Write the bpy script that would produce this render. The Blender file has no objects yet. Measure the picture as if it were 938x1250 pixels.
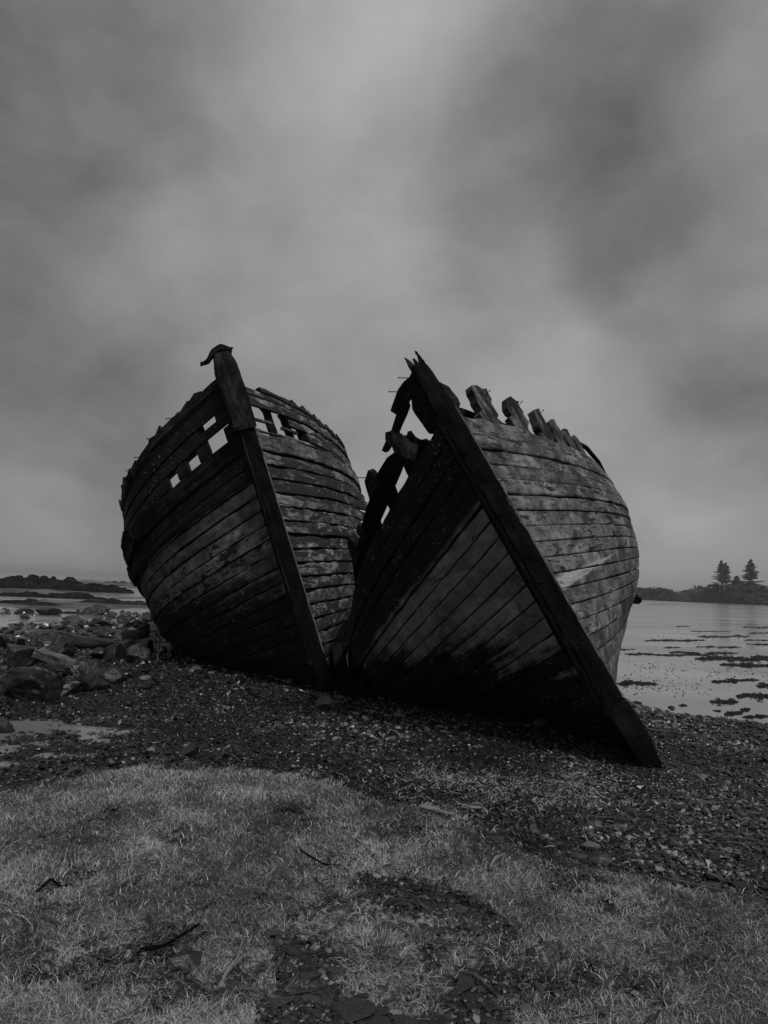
import bpy, math, random
import numpy as np
from mathutils import Matrix, Vector
from mathutils.geometry import tessellate_polygon

# ------------------------------------------------------------------ camera, sky, sun, exposure
R = math.radians
FPX, CAMH = 870.0, 1.5
scene = bpy.context.scene
COL = scene.collection
def rotx(a): c, s = math.cos(a), math.sin(a); return np.array([[1,0,0],[0,c,-s],[0,s,c]])
def roty(a): c, s = math.cos(a), math.sin(a); return np.array([[c,0,s],[0,1,0],[-s,0,c]])
def rotz(a): c, s = math.cos(a), math.sin(a); return np.array([[c,-s,0],[s,c,0],[0,0,1]])
PITCH = math.atan((717.3-625)*math.cos(R(2.26))/FPX)
CM = rotx(R(90)+PITCH) @ rotz(R(2.26))
def m4(M, t):
    return Matrix([[*M[0], t[0]], [*M[1], t[1]], [*M[2], t[2]], [0,0,0,1]])
cam_d = bpy.data.cameras.new('camera'); cam = bpy.data.objects.new('camera', cam_d); COL.objects.link(cam)
cam.matrix_world = m4(CM, (0, 0, CAMH))
cam_d.sensor_fit = 'VERTICAL'; cam_d.sensor_height = 24; cam_d.lens = FPX/1250*24
cam_d.clip_start = .05; cam_d.clip_end = 20000
scene.camera = cam
def ray(px, py):
    d = CM @ np.array([(px-469)/FPX, -(py-625)/FPX, -1.0]); return d/np.linalg.norm(d)
def at(px, py, z=0.0):
    d = ray(px, py); t = (z-CAMH)/d[2]; return d[0]*t, d[1]*t
def atdist(px, py, D):
    d = ray(px, py); t = D/d[1]; return np.array([d[0]*t, D, CAMH+d[2]*t])

SUN_EL, SUN_AZ = 52, 148          # degrees; azimuth measured from +Y towards +X
scene.view_settings.view_transform = 'Standard'
scene.view_settings.look = 'None'
scene.view_settings.gamma = 1
scene.view_settings.exposure = 0.25
world = bpy.data.worlds.new('World'); scene.world = world; world.use_nodes = True
wn = world.node_tree; wn.nodes.clear()
def N(t, typ, **kw):
    n = t.nodes.new(typ)
    for k, v in kw.items():
        if k == 'ins':
            for i, x in v.items(): n.inputs[i].default_value = x
        else: setattr(n, k, v)
    return n
def mth(t, op, a, b=None, c=None, clamp=False):
    n = t.nodes.new('ShaderNodeMath'); n.operation = op; n.use_clamp = clamp
    for i, v in enumerate((a, b, c)):
        if v is None: continue
        if isinstance(v, (int, float)): n.inputs[i].default_value = v
        else: t.links.new(v, n.inputs[i])
    return n.outputs[0]
tc = N(wn, 'ShaderNodeTexCoord')
nz = N(wn, 'ShaderNodeTexNoise', ins={'Scale': 3.0, 'Detail': 5.0, 'Roughness': .5})
wn.links.new(tc.outputs['Generated'], nz.inputs['Vector'])
sub = N(wn, 'ShaderNodeVectorMath', operation='SUBTRACT'); wn.links.new(nz.outputs['Color'], sub.inputs[0]); sub.inputs[1].default_value = (.5,.5,.5)
mad = N(wn, 'ShaderNodeVectorMath', operation='MULTIPLY_ADD'); wn.links.new(sub.outputs[0], mad.inputs[0]); mad.inputs[1].default_value = (.30,.30,.30)
wn.links.new(tc.outputs['Generated'], mad.inputs[2])
nrm = N(wn, 'ShaderNodeVectorMath', operation='NORMALIZE'); wn.links.new(mad.outputs[0], nrm.inputs[0])
# cloud masses: (photo direction, angular radius in px, amplitude)
BL = [(450,70,100,.42),(560,10,70,.40),(400,140,100,.16),(500,120,60,-.08),(330,170,130,.22),(560,20,110,.25),(150,280,90,.26),(250,300,80,.26),(190,390,70,-.1),(360,215,70,-.12),(480,300,150,.22),
      (745,165,100,-.34),(640,200,80,-.10),(0,60,200,-.30),(80,530,180,-.28),(60,180,120,-.1),
      (820,310,110,-.22),(700,330,90,-.1),(735,430,80,.42),(650,420,90,.2),(910,360,60,.22),(935,440,80,-.28),(880,500,70,-.08),
      (930,150,120,.18),(860,20,120,.05),(850,670,120,.42),(60,690,120,.45),(600,560,160,.12),(300,420,120,-.02),(420,620,140,.25)]
acc = None
for px, py, rad, amp in BL:
    d = ray(px, py)
    dp = N(wn, 'ShaderNodeVectorMath', operation='DOT_PRODUCT'); wn.links.new(nrm.outputs[0], dp.inputs[0]); dp.inputs[1].default_value = tuple(d)
    k = 2/(rad/870)**2*.5
    e = mth(wn, 'EXPONENT', mth(wn, 'MULTIPLY', mth(wn, 'SUBTRACT', dp.outputs['Value'], 1.0), k*1.4))
    acc = mth(wn, 'MULTIPLY_ADD', e, amp, acc if acc is not None else 0.0)
nz2 = N(wn, 'ShaderNodeTexNoise', ins={'Scale': 4.6, 'Detail': 7.0, 'Roughness': .52, 'Distortion': .25})
mp = N(wn, 'ShaderNodeMapping'); mp.inputs['Scale'].default_value = (1, 1, 1.4)
mp.inputs['Rotation'].default_value = (0, .5, 0)
wn.links.new(tc.outputs['Generated'], mp.inputs['Vector']); wn.links.new(mp.outputs[0], nz2.inputs['Vector'])
cl = mth(wn, 'MULTIPLY_ADD', mth(wn, 'SUBTRACT', nz2.outputs[0], .5), 1.15, 1.02)
nz3 = N(wn, 'ShaderNodeTexNoise', ins={'Scale': 13.0, 'Detail': 8.0, 'Roughness': .58, 'Distortion': .5}); wn.links.new(mp.outputs[0], nz3.inputs['Vector'])
cl = mth(wn, 'MULTIPLY_ADD', mth(wn, 'SUBTRACT', nz3.outputs[0], .5), .30, cl)
cl = mth(wn, 'MAXIMUM', mth(wn, 'ADD', cl, acc), .25)
sky = N(wn, 'ShaderNodeTexSky', sky_type='NISHITA', sun_disc=False, sun_elevation=R(SUN_EL), sun_rotation=R(SUN_AZ))
sky.air_density = 1; sky.dust_density = 4
bw = N(wn, 'ShaderNodeRGBToBW'); wn.links.new(sky.outputs[0], bw.inputs[0])
base = mth(wn, 'MULTIPLY_ADD', mth(wn, 'MINIMUM', bw.outputs[0], 3.0), .06, 1.42)   # overcast: the clear sky only tints the cloud deck
val = mth(wn, 'MULTIPLY', base, cl)
bg = N(wn, 'ShaderNodeBackground', ins={'Strength': .122}); wn.links.new(val, bg.inputs['Color'])
wo = N(wn, 'ShaderNodeOutputWorld'); wn.links.new(bg.outputs[0], wo.inputs[0])

sd = bpy.data.lights.new('sun', 'SUN'); sd.energy = 1.5; sd.angle = R(12); sd.color = (1, 1, 1)
sun = bpy.data.objects.new('sun', sd); COL.objects.link(sun)
sdir = Vector((math.cos(R(SUN_EL))*math.sin(R(SUN_AZ)), math.cos(R(SUN_EL))*math.cos(R(SUN_AZ)), math.sin(R(SUN_EL))))
sun.rotation_euler = sdir.to_track_quat('Z', 'Y').to_euler(); sun.location = (20, -8, 30)

# ------------------------------------------------------------------ helpers
rng = np.random.default_rng(7); random.seed(7)
def hsh(i, j, k=0, s=0):
    n = (np.asarray(i).astype(np.int64)*374761393 + np.asarray(j).astype(np.int64)*668265263 + np.asarray(k).astype(np.int64)*2147483647 + s*974634777) & 0xffffffff
    n = ((n ^ (n >> 13))*1274126177) & 0xffffffff
    n = ((n ^ (n >> 16))*2246822519) & 0xffffffff
    return ((n ^ (n >> 15)) & 0xffffff)/0xffffff
def vn(x, y, z=0.0, s=0):
    x = np.asarray(x, float); y = np.asarray(y, float); z = np.asarray(z, float)+0*x
    xi, yi, zi = np.floor(x), np.floor(y), np.floor(z); fx, fy, fz = x-xi, y-yi, z-zi
    fx = fx*fx*(3-2*fx); fy = fy*fy*(3-2*fy); fz = fz*fz*(3-2*fz); o = 0
    for a in (0, 1):
        for b in (0, 1):
            for c in (0, 1):
                o = o + hsh(xi+a, yi+b, zi+c, s)*(fx if a else 1-fx)*(fy if b else 1-fy)*(fz if c else 1-fz)
    return o*2-1
def fbm(x, y, z=0.0, o=4, s=0):
    r = 0; a = 1; f = 1
    for i in range(o): r = r+a*vn(x*f, y*f, np.asarray(z)*f, s+i*17); a *= .5; f *= 2.03
    return r/1.7
def inpoly(x, y, poly):
    x = np.asarray(x); y = np.asarray(y); c = np.zeros(x.shape, bool); n = len(poly); j = n-1
    for i in range(n):
        xi, yi = poly[i]; xj, yj = poly[j]
        m = ((yi > y) != (yj > y)) & (x < (xj-xi)*(y-yi)/((yj-yi) if yj != yi else 1e-9)+xi)
        c ^= m; j = i
    return c
def mesh_np(name, V, F, mat, uvs=None, attrs=None, smooth=False):
    """V (n,3); F list of arrays of equal-size polygons; attrs: per-vertex floats; uvs: per-vertex (n,2)"""
    me = bpy.data.meshes.new(name)
    if not isinstance(F, list): F = [F]
    F = [f for f in F if len(f)]
    tot = sum(f.size for f in F); npoly = sum(len(f) for f in F)
    me.vertices.add(len(V)); me.vertices.foreach_set('co', np.ascontiguousarray(V, dtype=np.float32).ravel())
    me.loops.add(tot); li = np.concatenate([f.ravel() for f in F]).astype(np.int32); me.loops.foreach_set('vertex_index', li)
    me.polygons.add(npoly)
    ls = np.concatenate([np.full(len(f), f.shape[1]) for f in F]); st = np.concatenate([[0], np.cumsum(ls)[:-1]])
    me.polygons.foreach_set('loop_start', st.astype(np.int32))
    me.polygons.foreach_set('use_smooth', np.full(npoly, smooth))
    me.update(calc_edges=True)
    for k, uv in (uvs or {}).items():
        l = me.uv_layers.new(name=k); l.data.foreach_set('uv', np.ascontiguousarray(np.asarray(uv)[li], dtype=np.float32).ravel())
    for k, a in (attrs or {}).items():
        at_ = me.attributes.new(k, 'FLOAT', 'POINT'); at_.data.foreach_set('value', np.asarray(a, dtype=np.float32))
    me.validate()
    if mat: me.materials.append(mat)
    return me
def link(name, me, parent=None, loc=None):
    o = bpy.data.objects.new(name, me); COL.objects.link(o)
    if parent: o.parent = parent
    if loc is not None: o.location = loc
    return o
def tag(o, label=None, cat=None, group=None, kind=None):
    if label: o['label'] = label
    if cat: o['category'] = cat
    if group: o['group'] = group
    if kind: o['kind'] = kind
    return o
class MB:
    def __init__(s): s.v = []; s.f3 = []; s.f4 = []; s.n = 0; s.uv = []; s.uw = []; s.r = []
    def add(s, V, F4=None, F3=None, uv=None, uw=None, r=0.5):
        V = np.asarray(V, float).reshape(-1, 3); k = len(V)
        s.v.append(V)
        if F4 is not None and len(F4): s.f4.append(np.asarray(F4)+s.n)
        if F3 is not None and len(F3): s.f3.append(np.asarray(F3)+s.n)
        s.uv.append(np.zeros((k, 2)) if uv is None else np.asarray(uv).reshape(-1, 2))
        s.uw.append(np.zeros((k, 2)) if uw is None else np.asarray(uw).reshape(-1, 2))
        s.r.append(np.full(k, r) if np.isscalar(r) else np.asarray(r)); s.n += k
    def build(s, name, mat, parent=None, smooth=False, loc=None):
        F = ([np.concatenate(s.f4)] if s.f4 else [])+([np.concatenate(s.f3)] if s.f3 else [])
        me = mesh_np(name, np.concatenate(s.v), F, mat, {'pl': np.concatenate(s.uv), 'uw': np.concatenate(s.uw)}, {'rnd': np.concatenate(s.r)}, smooth)
        return link(name, me, parent, loc)

# ------------------------------------------------------------------ materials (all greys: the photograph is monochrome)
def newmat(name):
    m = bpy.data.materials.new(name); m.use_nodes = True; t = m.node_tree
    b = t.nodes['Principled BSDF']; return m, t, b
def ramp(t, fac, pts):
    n = t.nodes.new('ShaderNodeValToRGB'); e = n.color_ramp.elements
    while len(e) < len(pts): e.new(.5)
    for i, (p, v) in enumerate(pts): e[i].position = p; e[i].color = (v, v, v, 1)
    t.links.new(fac, n.inputs[0]); return n.outputs[0]
def noise(t, vec, scale, detail=4, rough=.55, dist=0.0, mscale=None, out=0):
    n = N(t, 'ShaderNodeTexNoise', ins={'Scale': scale, 'Detail': detail, 'Roughness': rough, 'Distortion': dist})
    if mscale:
        mp_ = N(t, 'ShaderNodeMapping'); mp_.inputs['Scale'].default_value = mscale; t.links.new(vec, mp_.inputs[0]); vec = mp_.outputs[0]
    t.links.new(vec, n.inputs['Vector']); return n.outputs[out]
def attr(t, name, out='Fac'):
    return N(t, 'ShaderNodeAttribute', attribute_name=name).outputs[out]
def sstep(t, x, a, b):
    n = N(t, 'ShaderNodeMapRange', interpolation_type='SMOOTHSTEP'); t.links.new(x, n.inputs[0])
    n.inputs[1].default_value = a; n.inputs[2].default_value = b; return n.outputs[0]
def mix(t, f, a, b):
    # a*(1-f)+b*f
    n = N(t, 'ShaderNodeMix', data_type='FLOAT'); n.clamp_factor = True
    for i, v in ((0, f), (2, a), (3, b)):
        if isinstance(v, (int, float)): n.inputs[i].default_value = v
        else: t.links.new(v, n.inputs[i])
    return n.outputs[0]
def bump(t, b, h, strength, dist):
    n = N(t, 'ShaderNodeBump', ins={'Strength': strength, 'Distance': dist}); t.links.new(h, n.inputs['Height']); t.links.new(n.outputs[0], b.inputs['Normal'])
    return n

def hull_mat(name, light, dark, top=None, bot=None, peel=.5, stripe=False, contrast=1.0, rough=.62, blot=.45):
    rough = max(rough, .72)
    """weathered carvel planking: paint (light) worn back to tarry wood (dark)"""
    m, t, b = newmat(name)
    pl = N(t, 'ShaderNodeUVMap', uv_map='pl').outputs[0]; uw = N(t, 'ShaderNodeUVMap', uv_map='uw').outputs[0]
    sx = N(t, 'ShaderNodeSeparateXYZ'); t.links.new(uw, sx.inputs[0]); U, W = sx.outputs[0], sx.outputs[1]
    sp = N(t, 'ShaderNodeSeparateXYZ'); t.links.new(pl, sp.inputs[0])
    oc = N(t, 'ShaderNodeTexCoord').outputs['Object']
    rnd = attr(t, 'rnd')
    grain = noise(t, pl, 1.0, 5, .6, .3, (3.0, 60.0, 1))
    cracks = noise(t, pl, 1.0, 3, .7, .6, (1.6, 90.0, 1))
    big = noise(t, oc, 1.3, 5, .6, .2)
    med = noise(t, pl, 1.0, 6, .66, .7, (3.6, 8.0, 1))
    fine = noise(t, oc, 26, 5, .7)
    # paint tone
    v = mth(t, 'MULTIPLY_ADD', mth(t, 'SUBTRACT', big, .5), 1.5*contrast, 1.0)
    v = mth(t, 'MULTIPLY_ADD', mth(t, 'SUBTRACT', med, .5), 1.3*contrast, v)
    v = mth(t, 'MULTIPLY_ADD', mth(t, 'SUBTRACT', rnd, .5), .55*contrast, v)
    v = mth(t, 'MULTIPLY_ADD', mth(t, 'SUBTRACT', fine, .5), .7*contrast, v)
    paint = mth(t, 'MULTIPLY', mth(t, 'MAXIMUM', v, .12), light)
    # soft stains and run-off streaks
    st = noise(t, oc, 1.0, 4, .6, 1.2, (3.2, 2.0, 3.6)); dr = noise(t, pl, 1.0, 4, .6, .3, (11., 1.3, 1)); cell = noise(t, pl, 1.0, 3, .5, 1.5, (4.5, 6.5, 1))
    p0_ = paint
    paint = mth(t, 'MULTIPLY', paint, ramp(t, st, [(.34, .42), (.5, .95), (.62, 1.35)]))
    paint = mth(t, 'MULTIPLY', paint, ramp(t, dr, [(.36, .55), (.50, 1.0), (.68, 1.25)]))
    paint = mth(t, 'MULTIPLY', paint, ramp(t, cell, [(.40, .72), (.47, 1.0), (.56, 1.05), (.60, 1.3)]))
    paint = mix(t, min(1.0, contrast*.8), p0_, paint)
    # flaking: patches of dark wood
    fl = mth(t, 'ADD', mth(t, 'MULTIPLY', med, .6), mth(t, 'MULTIPLY', noise(t, pl, 1.0, 6, .7, .8, (8., 14., 1)), .4))
    fl = sstep(t, mth(t, 'MULTIPLY_ADD', mth(t, 'SUBTRACT', rnd, .5), .12, fl), .63-peel*.2, .68-peel*.2)
    wood = mth(t, 'MULTIPLY_ADD', grain, dark*2.2, dark*.35)
    col = mix(t, fl, paint, wood)
    wob = mth(t, 'MULTIPLY', mth(t, 'SUBTRACT', noise(t, oc, 2.2, 5, .65, .5), .5), 1.0)
    if top is not None:
        a = sstep(t, mth(t, 'MULTIPLY_ADD', wob, .05, W), top-.012, top+.012)
        col = mix(t, a, col, mth(t, 'MULTIPLY_ADD', med, dark*1.6, dark*.5))
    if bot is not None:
        # tarry stain plus bilge shade painted in, with an uneven edge, reaching higher further aft
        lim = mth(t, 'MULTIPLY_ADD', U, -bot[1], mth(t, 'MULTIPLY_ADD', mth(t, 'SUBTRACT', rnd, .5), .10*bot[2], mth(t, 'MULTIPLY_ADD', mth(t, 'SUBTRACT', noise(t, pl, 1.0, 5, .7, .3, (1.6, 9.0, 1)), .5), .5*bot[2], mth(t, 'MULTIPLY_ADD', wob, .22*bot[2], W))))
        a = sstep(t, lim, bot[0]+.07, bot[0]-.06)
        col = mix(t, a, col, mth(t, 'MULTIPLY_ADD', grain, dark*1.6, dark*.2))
    if blot:
        bl = noise(t, oc, 1.0, 4, .6, .9, (2.4, 1.4, 2.8))
        col = mix(t, mth(t, 'MULTIPLY', sstep(t, bl, .54, .64), blot), col, wood)
    if stripe:
        # remains of a pale painted waterline band
        hi = mth(t, 'MULTIPLY_ADD', U, .42, .495); lo = mth(t, 'MULTIPLY_ADD', U, .80, .447)
        wv = mth(t, 'MULTIPLY_ADD', mth(t, 'SUBTRACT', noise(t, pl, 1, 5, .7, .3, (9, 22, 1)), .5), .028, W)
        a = mth(t, 'MULTIPLY', sstep(t, mth(t, 'SUBTRACT', wv, lo), -.003, .003), sstep(t, mth(t, 'SUBTRACT', hi, wv), -.003, .003))
        a = mth(t, 'MULTIPLY', a, sstep(t, U, .16, .13))
        a = mth(t, 'MULTIPLY', a, sstep(t, noise(t, pl, 1, 5, .75, .4, (6, 19, 1)), .36, .45))
        col = mix(t, mth(t, 'MULTIPLY', a, .9), col, mth(t, 'MULTIPLY_ADD', fine, .22, .26))
    # splits along the grain, nail rows, bright flakes
    ck = sstep(t, cracks, .67, .72)
    col = mix(t, ck, col, dark*.3)
    vo = N(t, 'ShaderNodeTexVoronoi', ins={'Scale': 1.0, 'Randomness': .35})
    mpv = N(t, 'ShaderNodeMapping'); mpv.inputs['Scale'].default_value = (4.6, 12.0, 1); t.links.new(pl, mpv.inputs[0]); t.links.new(mpv.outputs[0], vo.inputs['Vector'])
    nl = sstep(t, vo.outputs['Distance'], .12, .06)
    col = mix(t, mth(t, 'MULTIPLY', nl, .85), col, dark*.3)
    flk = mth(t, 'MULTIPLY', sstep(t, noise(t, oc, 1.0, 5, .75, .3, (26, 26, 60)), .60, .63), sstep(t, noise(t, oc, 3.1, 3, .6), .48, .58))
    col = mix(t, mth(t, 'MULTIPLY', flk, .75*min(1, light*9)), col, min(.5, light*3.6))
    t.links.new(col, b.inputs['Base Color'])
    b.inputs['Roughness'].default_value = rough
    b.inputs['Specular IOR Level'].default_value = .2
    h = mth(t, 'MULTIPLY_ADD', grain, .35, mth(t, 'MULTIPLY', fine, .35))
    h = mth(t, 'MULTIPLY_ADD', fl, -.25, h); h = mth(t, 'MULTIPLY_ADD', ck, -.8, h)
    bump(t, b, h, .7, .008)
    return m
def wood_mat(name, lo, hi, rough=.7, scale=1.0, spec=.3, cross=False):
    """old timber: grain runs along the piece (UV u), or across it when the UV follows the hull (cross)"""
    m, t, b = newmat(name)
    oc = N(t, 'ShaderNodeTexCoord').outputs['Object']; pl = N(t, 'ShaderNodeUVMap', uv_map='pl').outputs[0]
    gs = (34*scale, 3.0*scale, 1) if cross else (2.6*scale, 34*scale, 1)
    g = noise(t, pl, 1.0, 6, .65, .6, gs); f = noise(t, oc, 40*scale, 4, .7); bl = noise(t, oc, 4.5*scale, 5, .65, .4)
    c = ramp(t, mth(t, 'ADD', mth(t, 'MULTIPLY', g, .45), mth(t, 'ADD', mth(t, 'MULTIPLY', f, .2), mth(t, 'MULTIPLY', bl, .35))), [(.36, lo*.4), (.48, lo), (.56, (lo+hi)/2), (.66, hi)])
    ck = sstep(t, noise(t, pl, 1.0, 3, .7, .5, (gs[0]*.7, gs[1]*1.6, 1) if not cross else (gs[0]*1.6, gs[1]*.7, 1)), .64, .69)
    c = mix(t, ck, c, lo*.25)
    t.links.new(c, b.inputs['Base Color']); b.inputs['Roughness'].default_value = rough; b.inputs['Specular IOR Level'].default_value = spec
    bump(t, b, mth(t, 'ADD', mth(t, 'MULTIPLY_ADD', ck, -.9, g), mth(t, 'MULTIPLY', f, .4)), .8, .012)
    return m
def stone_mat(name, lo, hi, rough=.55, scale=1.0, usernd=False, spec=.5):
    m, t, b = newmat(name)
    oc = N(t, 'ShaderNodeTexCoord').outputs['Object']
    g = noise(t, oc, 3*scale, 6, .65, .2); f = noise(t, oc, 30*scale, 4, .7)
    s = mth(t, 'ADD', mth(t, 'MULTIPLY', g, .65), mth(t, 'MULTIPLY', f, .35))
    if usernd:
        r = attr(t, 'rnd'); c = mth(t, 'MULTIPLY', ramp(t, s, [(.3, .7), (.7, 1.3)]), ramp(t, r, [(0, lo), (.40, (lo*2+hi)/3), (.62, hi), (.72, hi*3.2), (1, hi*5)]))
    else: c = ramp(t, s, [(.3, lo*.5), (.5, lo), (.7, hi)])
    oi = N(t, 'ShaderNodeObjectInfo').outputs['Random']; c = mth(t, 'MULTIPLY', c, ramp(t, oi, [(0, .4), (.75, 1.0), (1, 1.5)])) if not usernd else c
    t.links.new(c, b.inputs['Base Color']); b.inputs['Roughness'].default_value = rough; b.inputs['Specular IOR Level'].default_value = spec
    bump(t, b, s, .7, .03/scale)
    return m

# ------------------------------------------------------------------ ground zones (metres on the beach)
def ground_poly(pts): return [at(x, y) for x, y in pts]
GRASS = ground_poly([(-900,985),(-300,985),(0,972),(60,952),(170,936),(300,942),(400,956),(470,985),(540,996),(590,1015),(620,1045),(680,1068),(760,1082),(850,1100),(938,1128),(1100,1150),(1700,1240),(1700,1900),(-1300,1900)])
BARE = ground_poly([(375,1118),(420,1092),(480,1088),(560,1104),(610,1140),(640,1190),(620,1240),(640,1300),(500,1330),(300,1320),(320,1250),(345,1210),(335,1165)])
TUFT = at(466, 1172)
DARKP = [(at(360,992), .18), (at(110,1175), .30), (at(200,1162), .2), (at(500,1020), .22), (at(60,1190), .22), (at(660,1220), .35), (at(760,1205), .25), (at(80,1080), .1), (at(250,1120), .12), (at(230,1225),.2)]
def grass_amt(x, y):
    """1 in turf, 0 on stones"""
    wx = x+.13*fbm(x*3.2, y*3.2, 0, 4, 3); wy = y+.24*fbm(x*2.6+9, y*2.6, 0, 4, 5)
    g = inpoly(wx, wy, GRASS).astype(float)
    inb = inpoly(wx, wy, BARE); g = np.where(inb, np.clip((fbm(x*4.3, y*4.3, 0, 4, 91)-.17)*5, 0, .8), g)
    g = g*np.clip(1.7-3.0*np.clip(fbm(x*2.6, y*2.6, 0, 4, 95)-.16, 0, 1), 0, 1)
    og = inpoly(x+.55*fbm(x*1.5, y*1.5, 0, 3, 96), y-.25+.5*fbm(x*1.8, y*1.8, 0, 3, 97), GRASS); g = np.where((g == 0) & og & ~inb, np.clip((fbm(x*6, y*6, 0, 3, 98)+.02)*4, 0, .7), g)
    g = np.maximum(g, (np.hypot((x-TUFT[0]), (y-TUFT[1])*.9) < .12+.05*vn(x*7, y*7)).astype(float))
    for (cx, cy), r in DARKP:
        q = np.hypot(wx-cx, (wy-cy)*1.5)/r
        g *= np.where(q < 1, .25+.75*np.clip(vn(x*13, y*13, 0, 8)+q-.3, 0, 1), 1)
    return g
XB_Y = np.array([-50, 2, 6, 8, 9.2, 10, 12, 20, 40, 150, 300, 340, 400]); XB_X = np.array([60, 30, 14, 8.5, 5.2, 3.7, 3.2, 4.0, 4, -10, -60, -300, -9000])
def ground_z(x, y):
    x = np.asarray(x, float); y = np.asarray(y, float)
    r = np.hypot(x, y)
    z = .022*fbm(x*.8, y*.8, 0, 3, 11)+.010*fbm(x*4, y*4, 0, 3, 12)*np.clip(2-r/12, 0, 1)
    z = z+.03*inpoly(x, y, GRASS)
    # shallow wet hollow to the left of the turf
    z = z-.142*np.exp(-((x+3.7)/1.9)**2-((y-7.1)/2.2)**2)+.085*fbm(x*1.9, y*2.5, 0, 3, 21)*np.exp(-((x+3.2)/1.8)**2-((y-6.7)/2)**2)
    # bank under the boulders, then tidal flats
    z = z+.22*np.exp(-((x+5.0)/2.6)**2-((y-12)/3.0)**2)
    fl = np.clip((y-15)/6, 0, 1)*np.clip((-1-x)/3, 0, 1)
    z = z+.16*np.clip((y-10.5)/4, 0, 1)*np.exp(-((x-.3)/2.6)**2)*np.clip((60-y)/20, 0, 1)
    z = z+fl*(-.075+.10*fbm(x*.25, y*.10, 0, 4, 31)+.35*np.clip((y-25)/80, 0, 1)*(fbm(x*.06, y*.035, 0, 4, 33)-.05))
    xb = np.interp(y, XB_Y, XB_X); d = x-xb+.35*fbm(x*.9, y*.9, 0, 3, 41)
    z = np.where(d > -1.5, z-.035*np.clip((d+1.5)/1.5, 0, 1), z)
    z = z-np.clip(d*.10, 0, 2.2)
    z = z-.06*np.exp(-(d/.8)**2)*0
    return z
# ------------------------------------------------------------------ beach sheet, sea sheet
th = np.concatenate([np.linspace(-180, -50, 60)[:-1], np.linspace(-50, 50, 620), np.linspace(50, 180, 60)[1:-1]])
rr = [.6]
while rr[-1] < 7000: rr.append(rr[-1]*(1.0105 if rr[-1] < 60 else 1.03))
rr = np.array(rr); T_, R_ = np.meshgrid(np.radians(th), rr, indexing='ij')
X, Y = np.sin(T_)*R_, np.cos(T_)*R_
Z = ground_z(X, Y)
n0, n1 = X.shape
V = np.stack([X, Y, Z], -1).reshape(-1, 3)
i, j = np.meshgrid(np.arange(n0), np.arange(n1-1), indexing='ij'); i2 = (i+1) % n0
F = np.stack([i*n1+j, i*n1+j+1, i2*n1+j+1, i2*n1+j], -1).reshape(-1, 4)[:, ::-1]
V = np.vstack([V, [[0, 0, float(ground_z(0, 0))]]]); ii = np.arange(n0)
F3 = np.stack([ii*n1, ((ii+1) % n0)*n1, np.full(n0, len(V)-1)], -1)[:, ::-1]
ga = np.append(grass_amt(X, Y).ravel(), 1.0)
flat = np.append((np.clip((Y-14)/5, 0, 1)*np.clip((-1-X)/3, 0, 1)).ravel(), 0)
m, t, b = newmat('beach_ground')
gp = N(t, 'ShaderNodeNewGeometry'); pos = gp.outputs['Position']
sz = N(t, 'ShaderNodeSeparateXYZ'); t.links.new(pos, sz.inputs[0])
n1_ = noise(t, pos, 60, 5, .7); n2_ = noise(t, pos, 9, 5, .65); n3_ = noise(t, pos, 1.0, 6, .6, .3, (.45, .14, 1))
vv = N(t, 'ShaderNodeTexVoronoi', ins={'Scale': 42.0}); t.links.new(pos, vv.inputs['Vector'])
sh = mth(t, 'MULTIPLY', ramp(t, n1_, [(.3, .008), (.55, .025), (.75, .07)]), ramp(t, vv.outputs['Distance'], [(0, 1.25), (.6, .5)]))
soil = ramp(t, n2_, [(.3, .035), (.7, .10)])
c = mix(t, attr(t, 'grass'), sh, soil)
fc = ramp(t, mth(t, 'ADD', mth(t, 'MULTIPLY', n3_, .75), mth(t, 'MULTIPLY', n2_, .25)), [(.40, .02), (.49, .05), (.54, .16), (.66, .26)])
c = mix(t, attr(t, 'flat'), c, fc)
wet = sstep(t, sz.outputs[2], .03, -.07)
c = mth(t, 'MULTIPLY', c, mix(t, wet, 1.0, .7))
t.links.new(c, b.inputs['Base Color'])
t.links.new(mix(t, wet, .75, .35), b.inputs['Roughness'])
bump(t, b, mth(t, 'ADD', mth(t, 'MULTIPLY', vv.outputs['Distance'], -.8), mth(t, 'ADD', n1_, n2_)), .9, .02)
me = mesh_np('beach', V, [F, F3], m, None, {'grass': ga, 'flat': flat}, True)
tag(link('beach', me), kind='structure')

WZ = -.085
m, t, b = newmat('sea_water')
gp = N(t, 'ShaderNodeNewGeometry').outputs['Position']
w1 = noise(t, gp, 1.0, 3, .5, .2, (1.6, 5.0, 1)); w2 = noise(t, gp, 1.0, 3, .55, 0, (.05, .35, 1))
ws = N(t, 'ShaderNodeSeparateXYZ'); t.links.new(gp, ws.inputs[0])
pz = noise(t, gp, 1.0, 3, .5, .3, (.02, .09, 1))
t.links.new(ramp(t, pz, [(.35, .17), (.65, .28)]), b.inputs['Base Color'])
t.links.new(ramp(t, w2, [(.40, .10), (.62, .26)]), b.inputs['Roughness'])
b.inputs['IOR'].default_value = 1.6
bump(t, b, mth(t, 'MULTIPLY_ADD', w1, .5, w2), .12, .02)
k = 128; a = np.linspace(0, 2*np.pi, k, endpoint=False)
rad = [0.01, 30, 120, 500, 2000, 9000]
V = np.concatenate([np.stack([np.sin(a)*r, np.cos(a)*r, np.full(k, WZ)], -1) for r in rad])
F = np.concatenate([np.stack([q*k+np.arange(k), q*k+(np.arange(k)+1) % k, (q+1)*k+(np.arange(k)+1) % k, (q+1)*k+np.arange(k)], -1) for q in range(len(rad)-1)])
tag(link('sea', mesh_np('sea', V, F[:, ::-1], m)), kind='structure')

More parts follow.
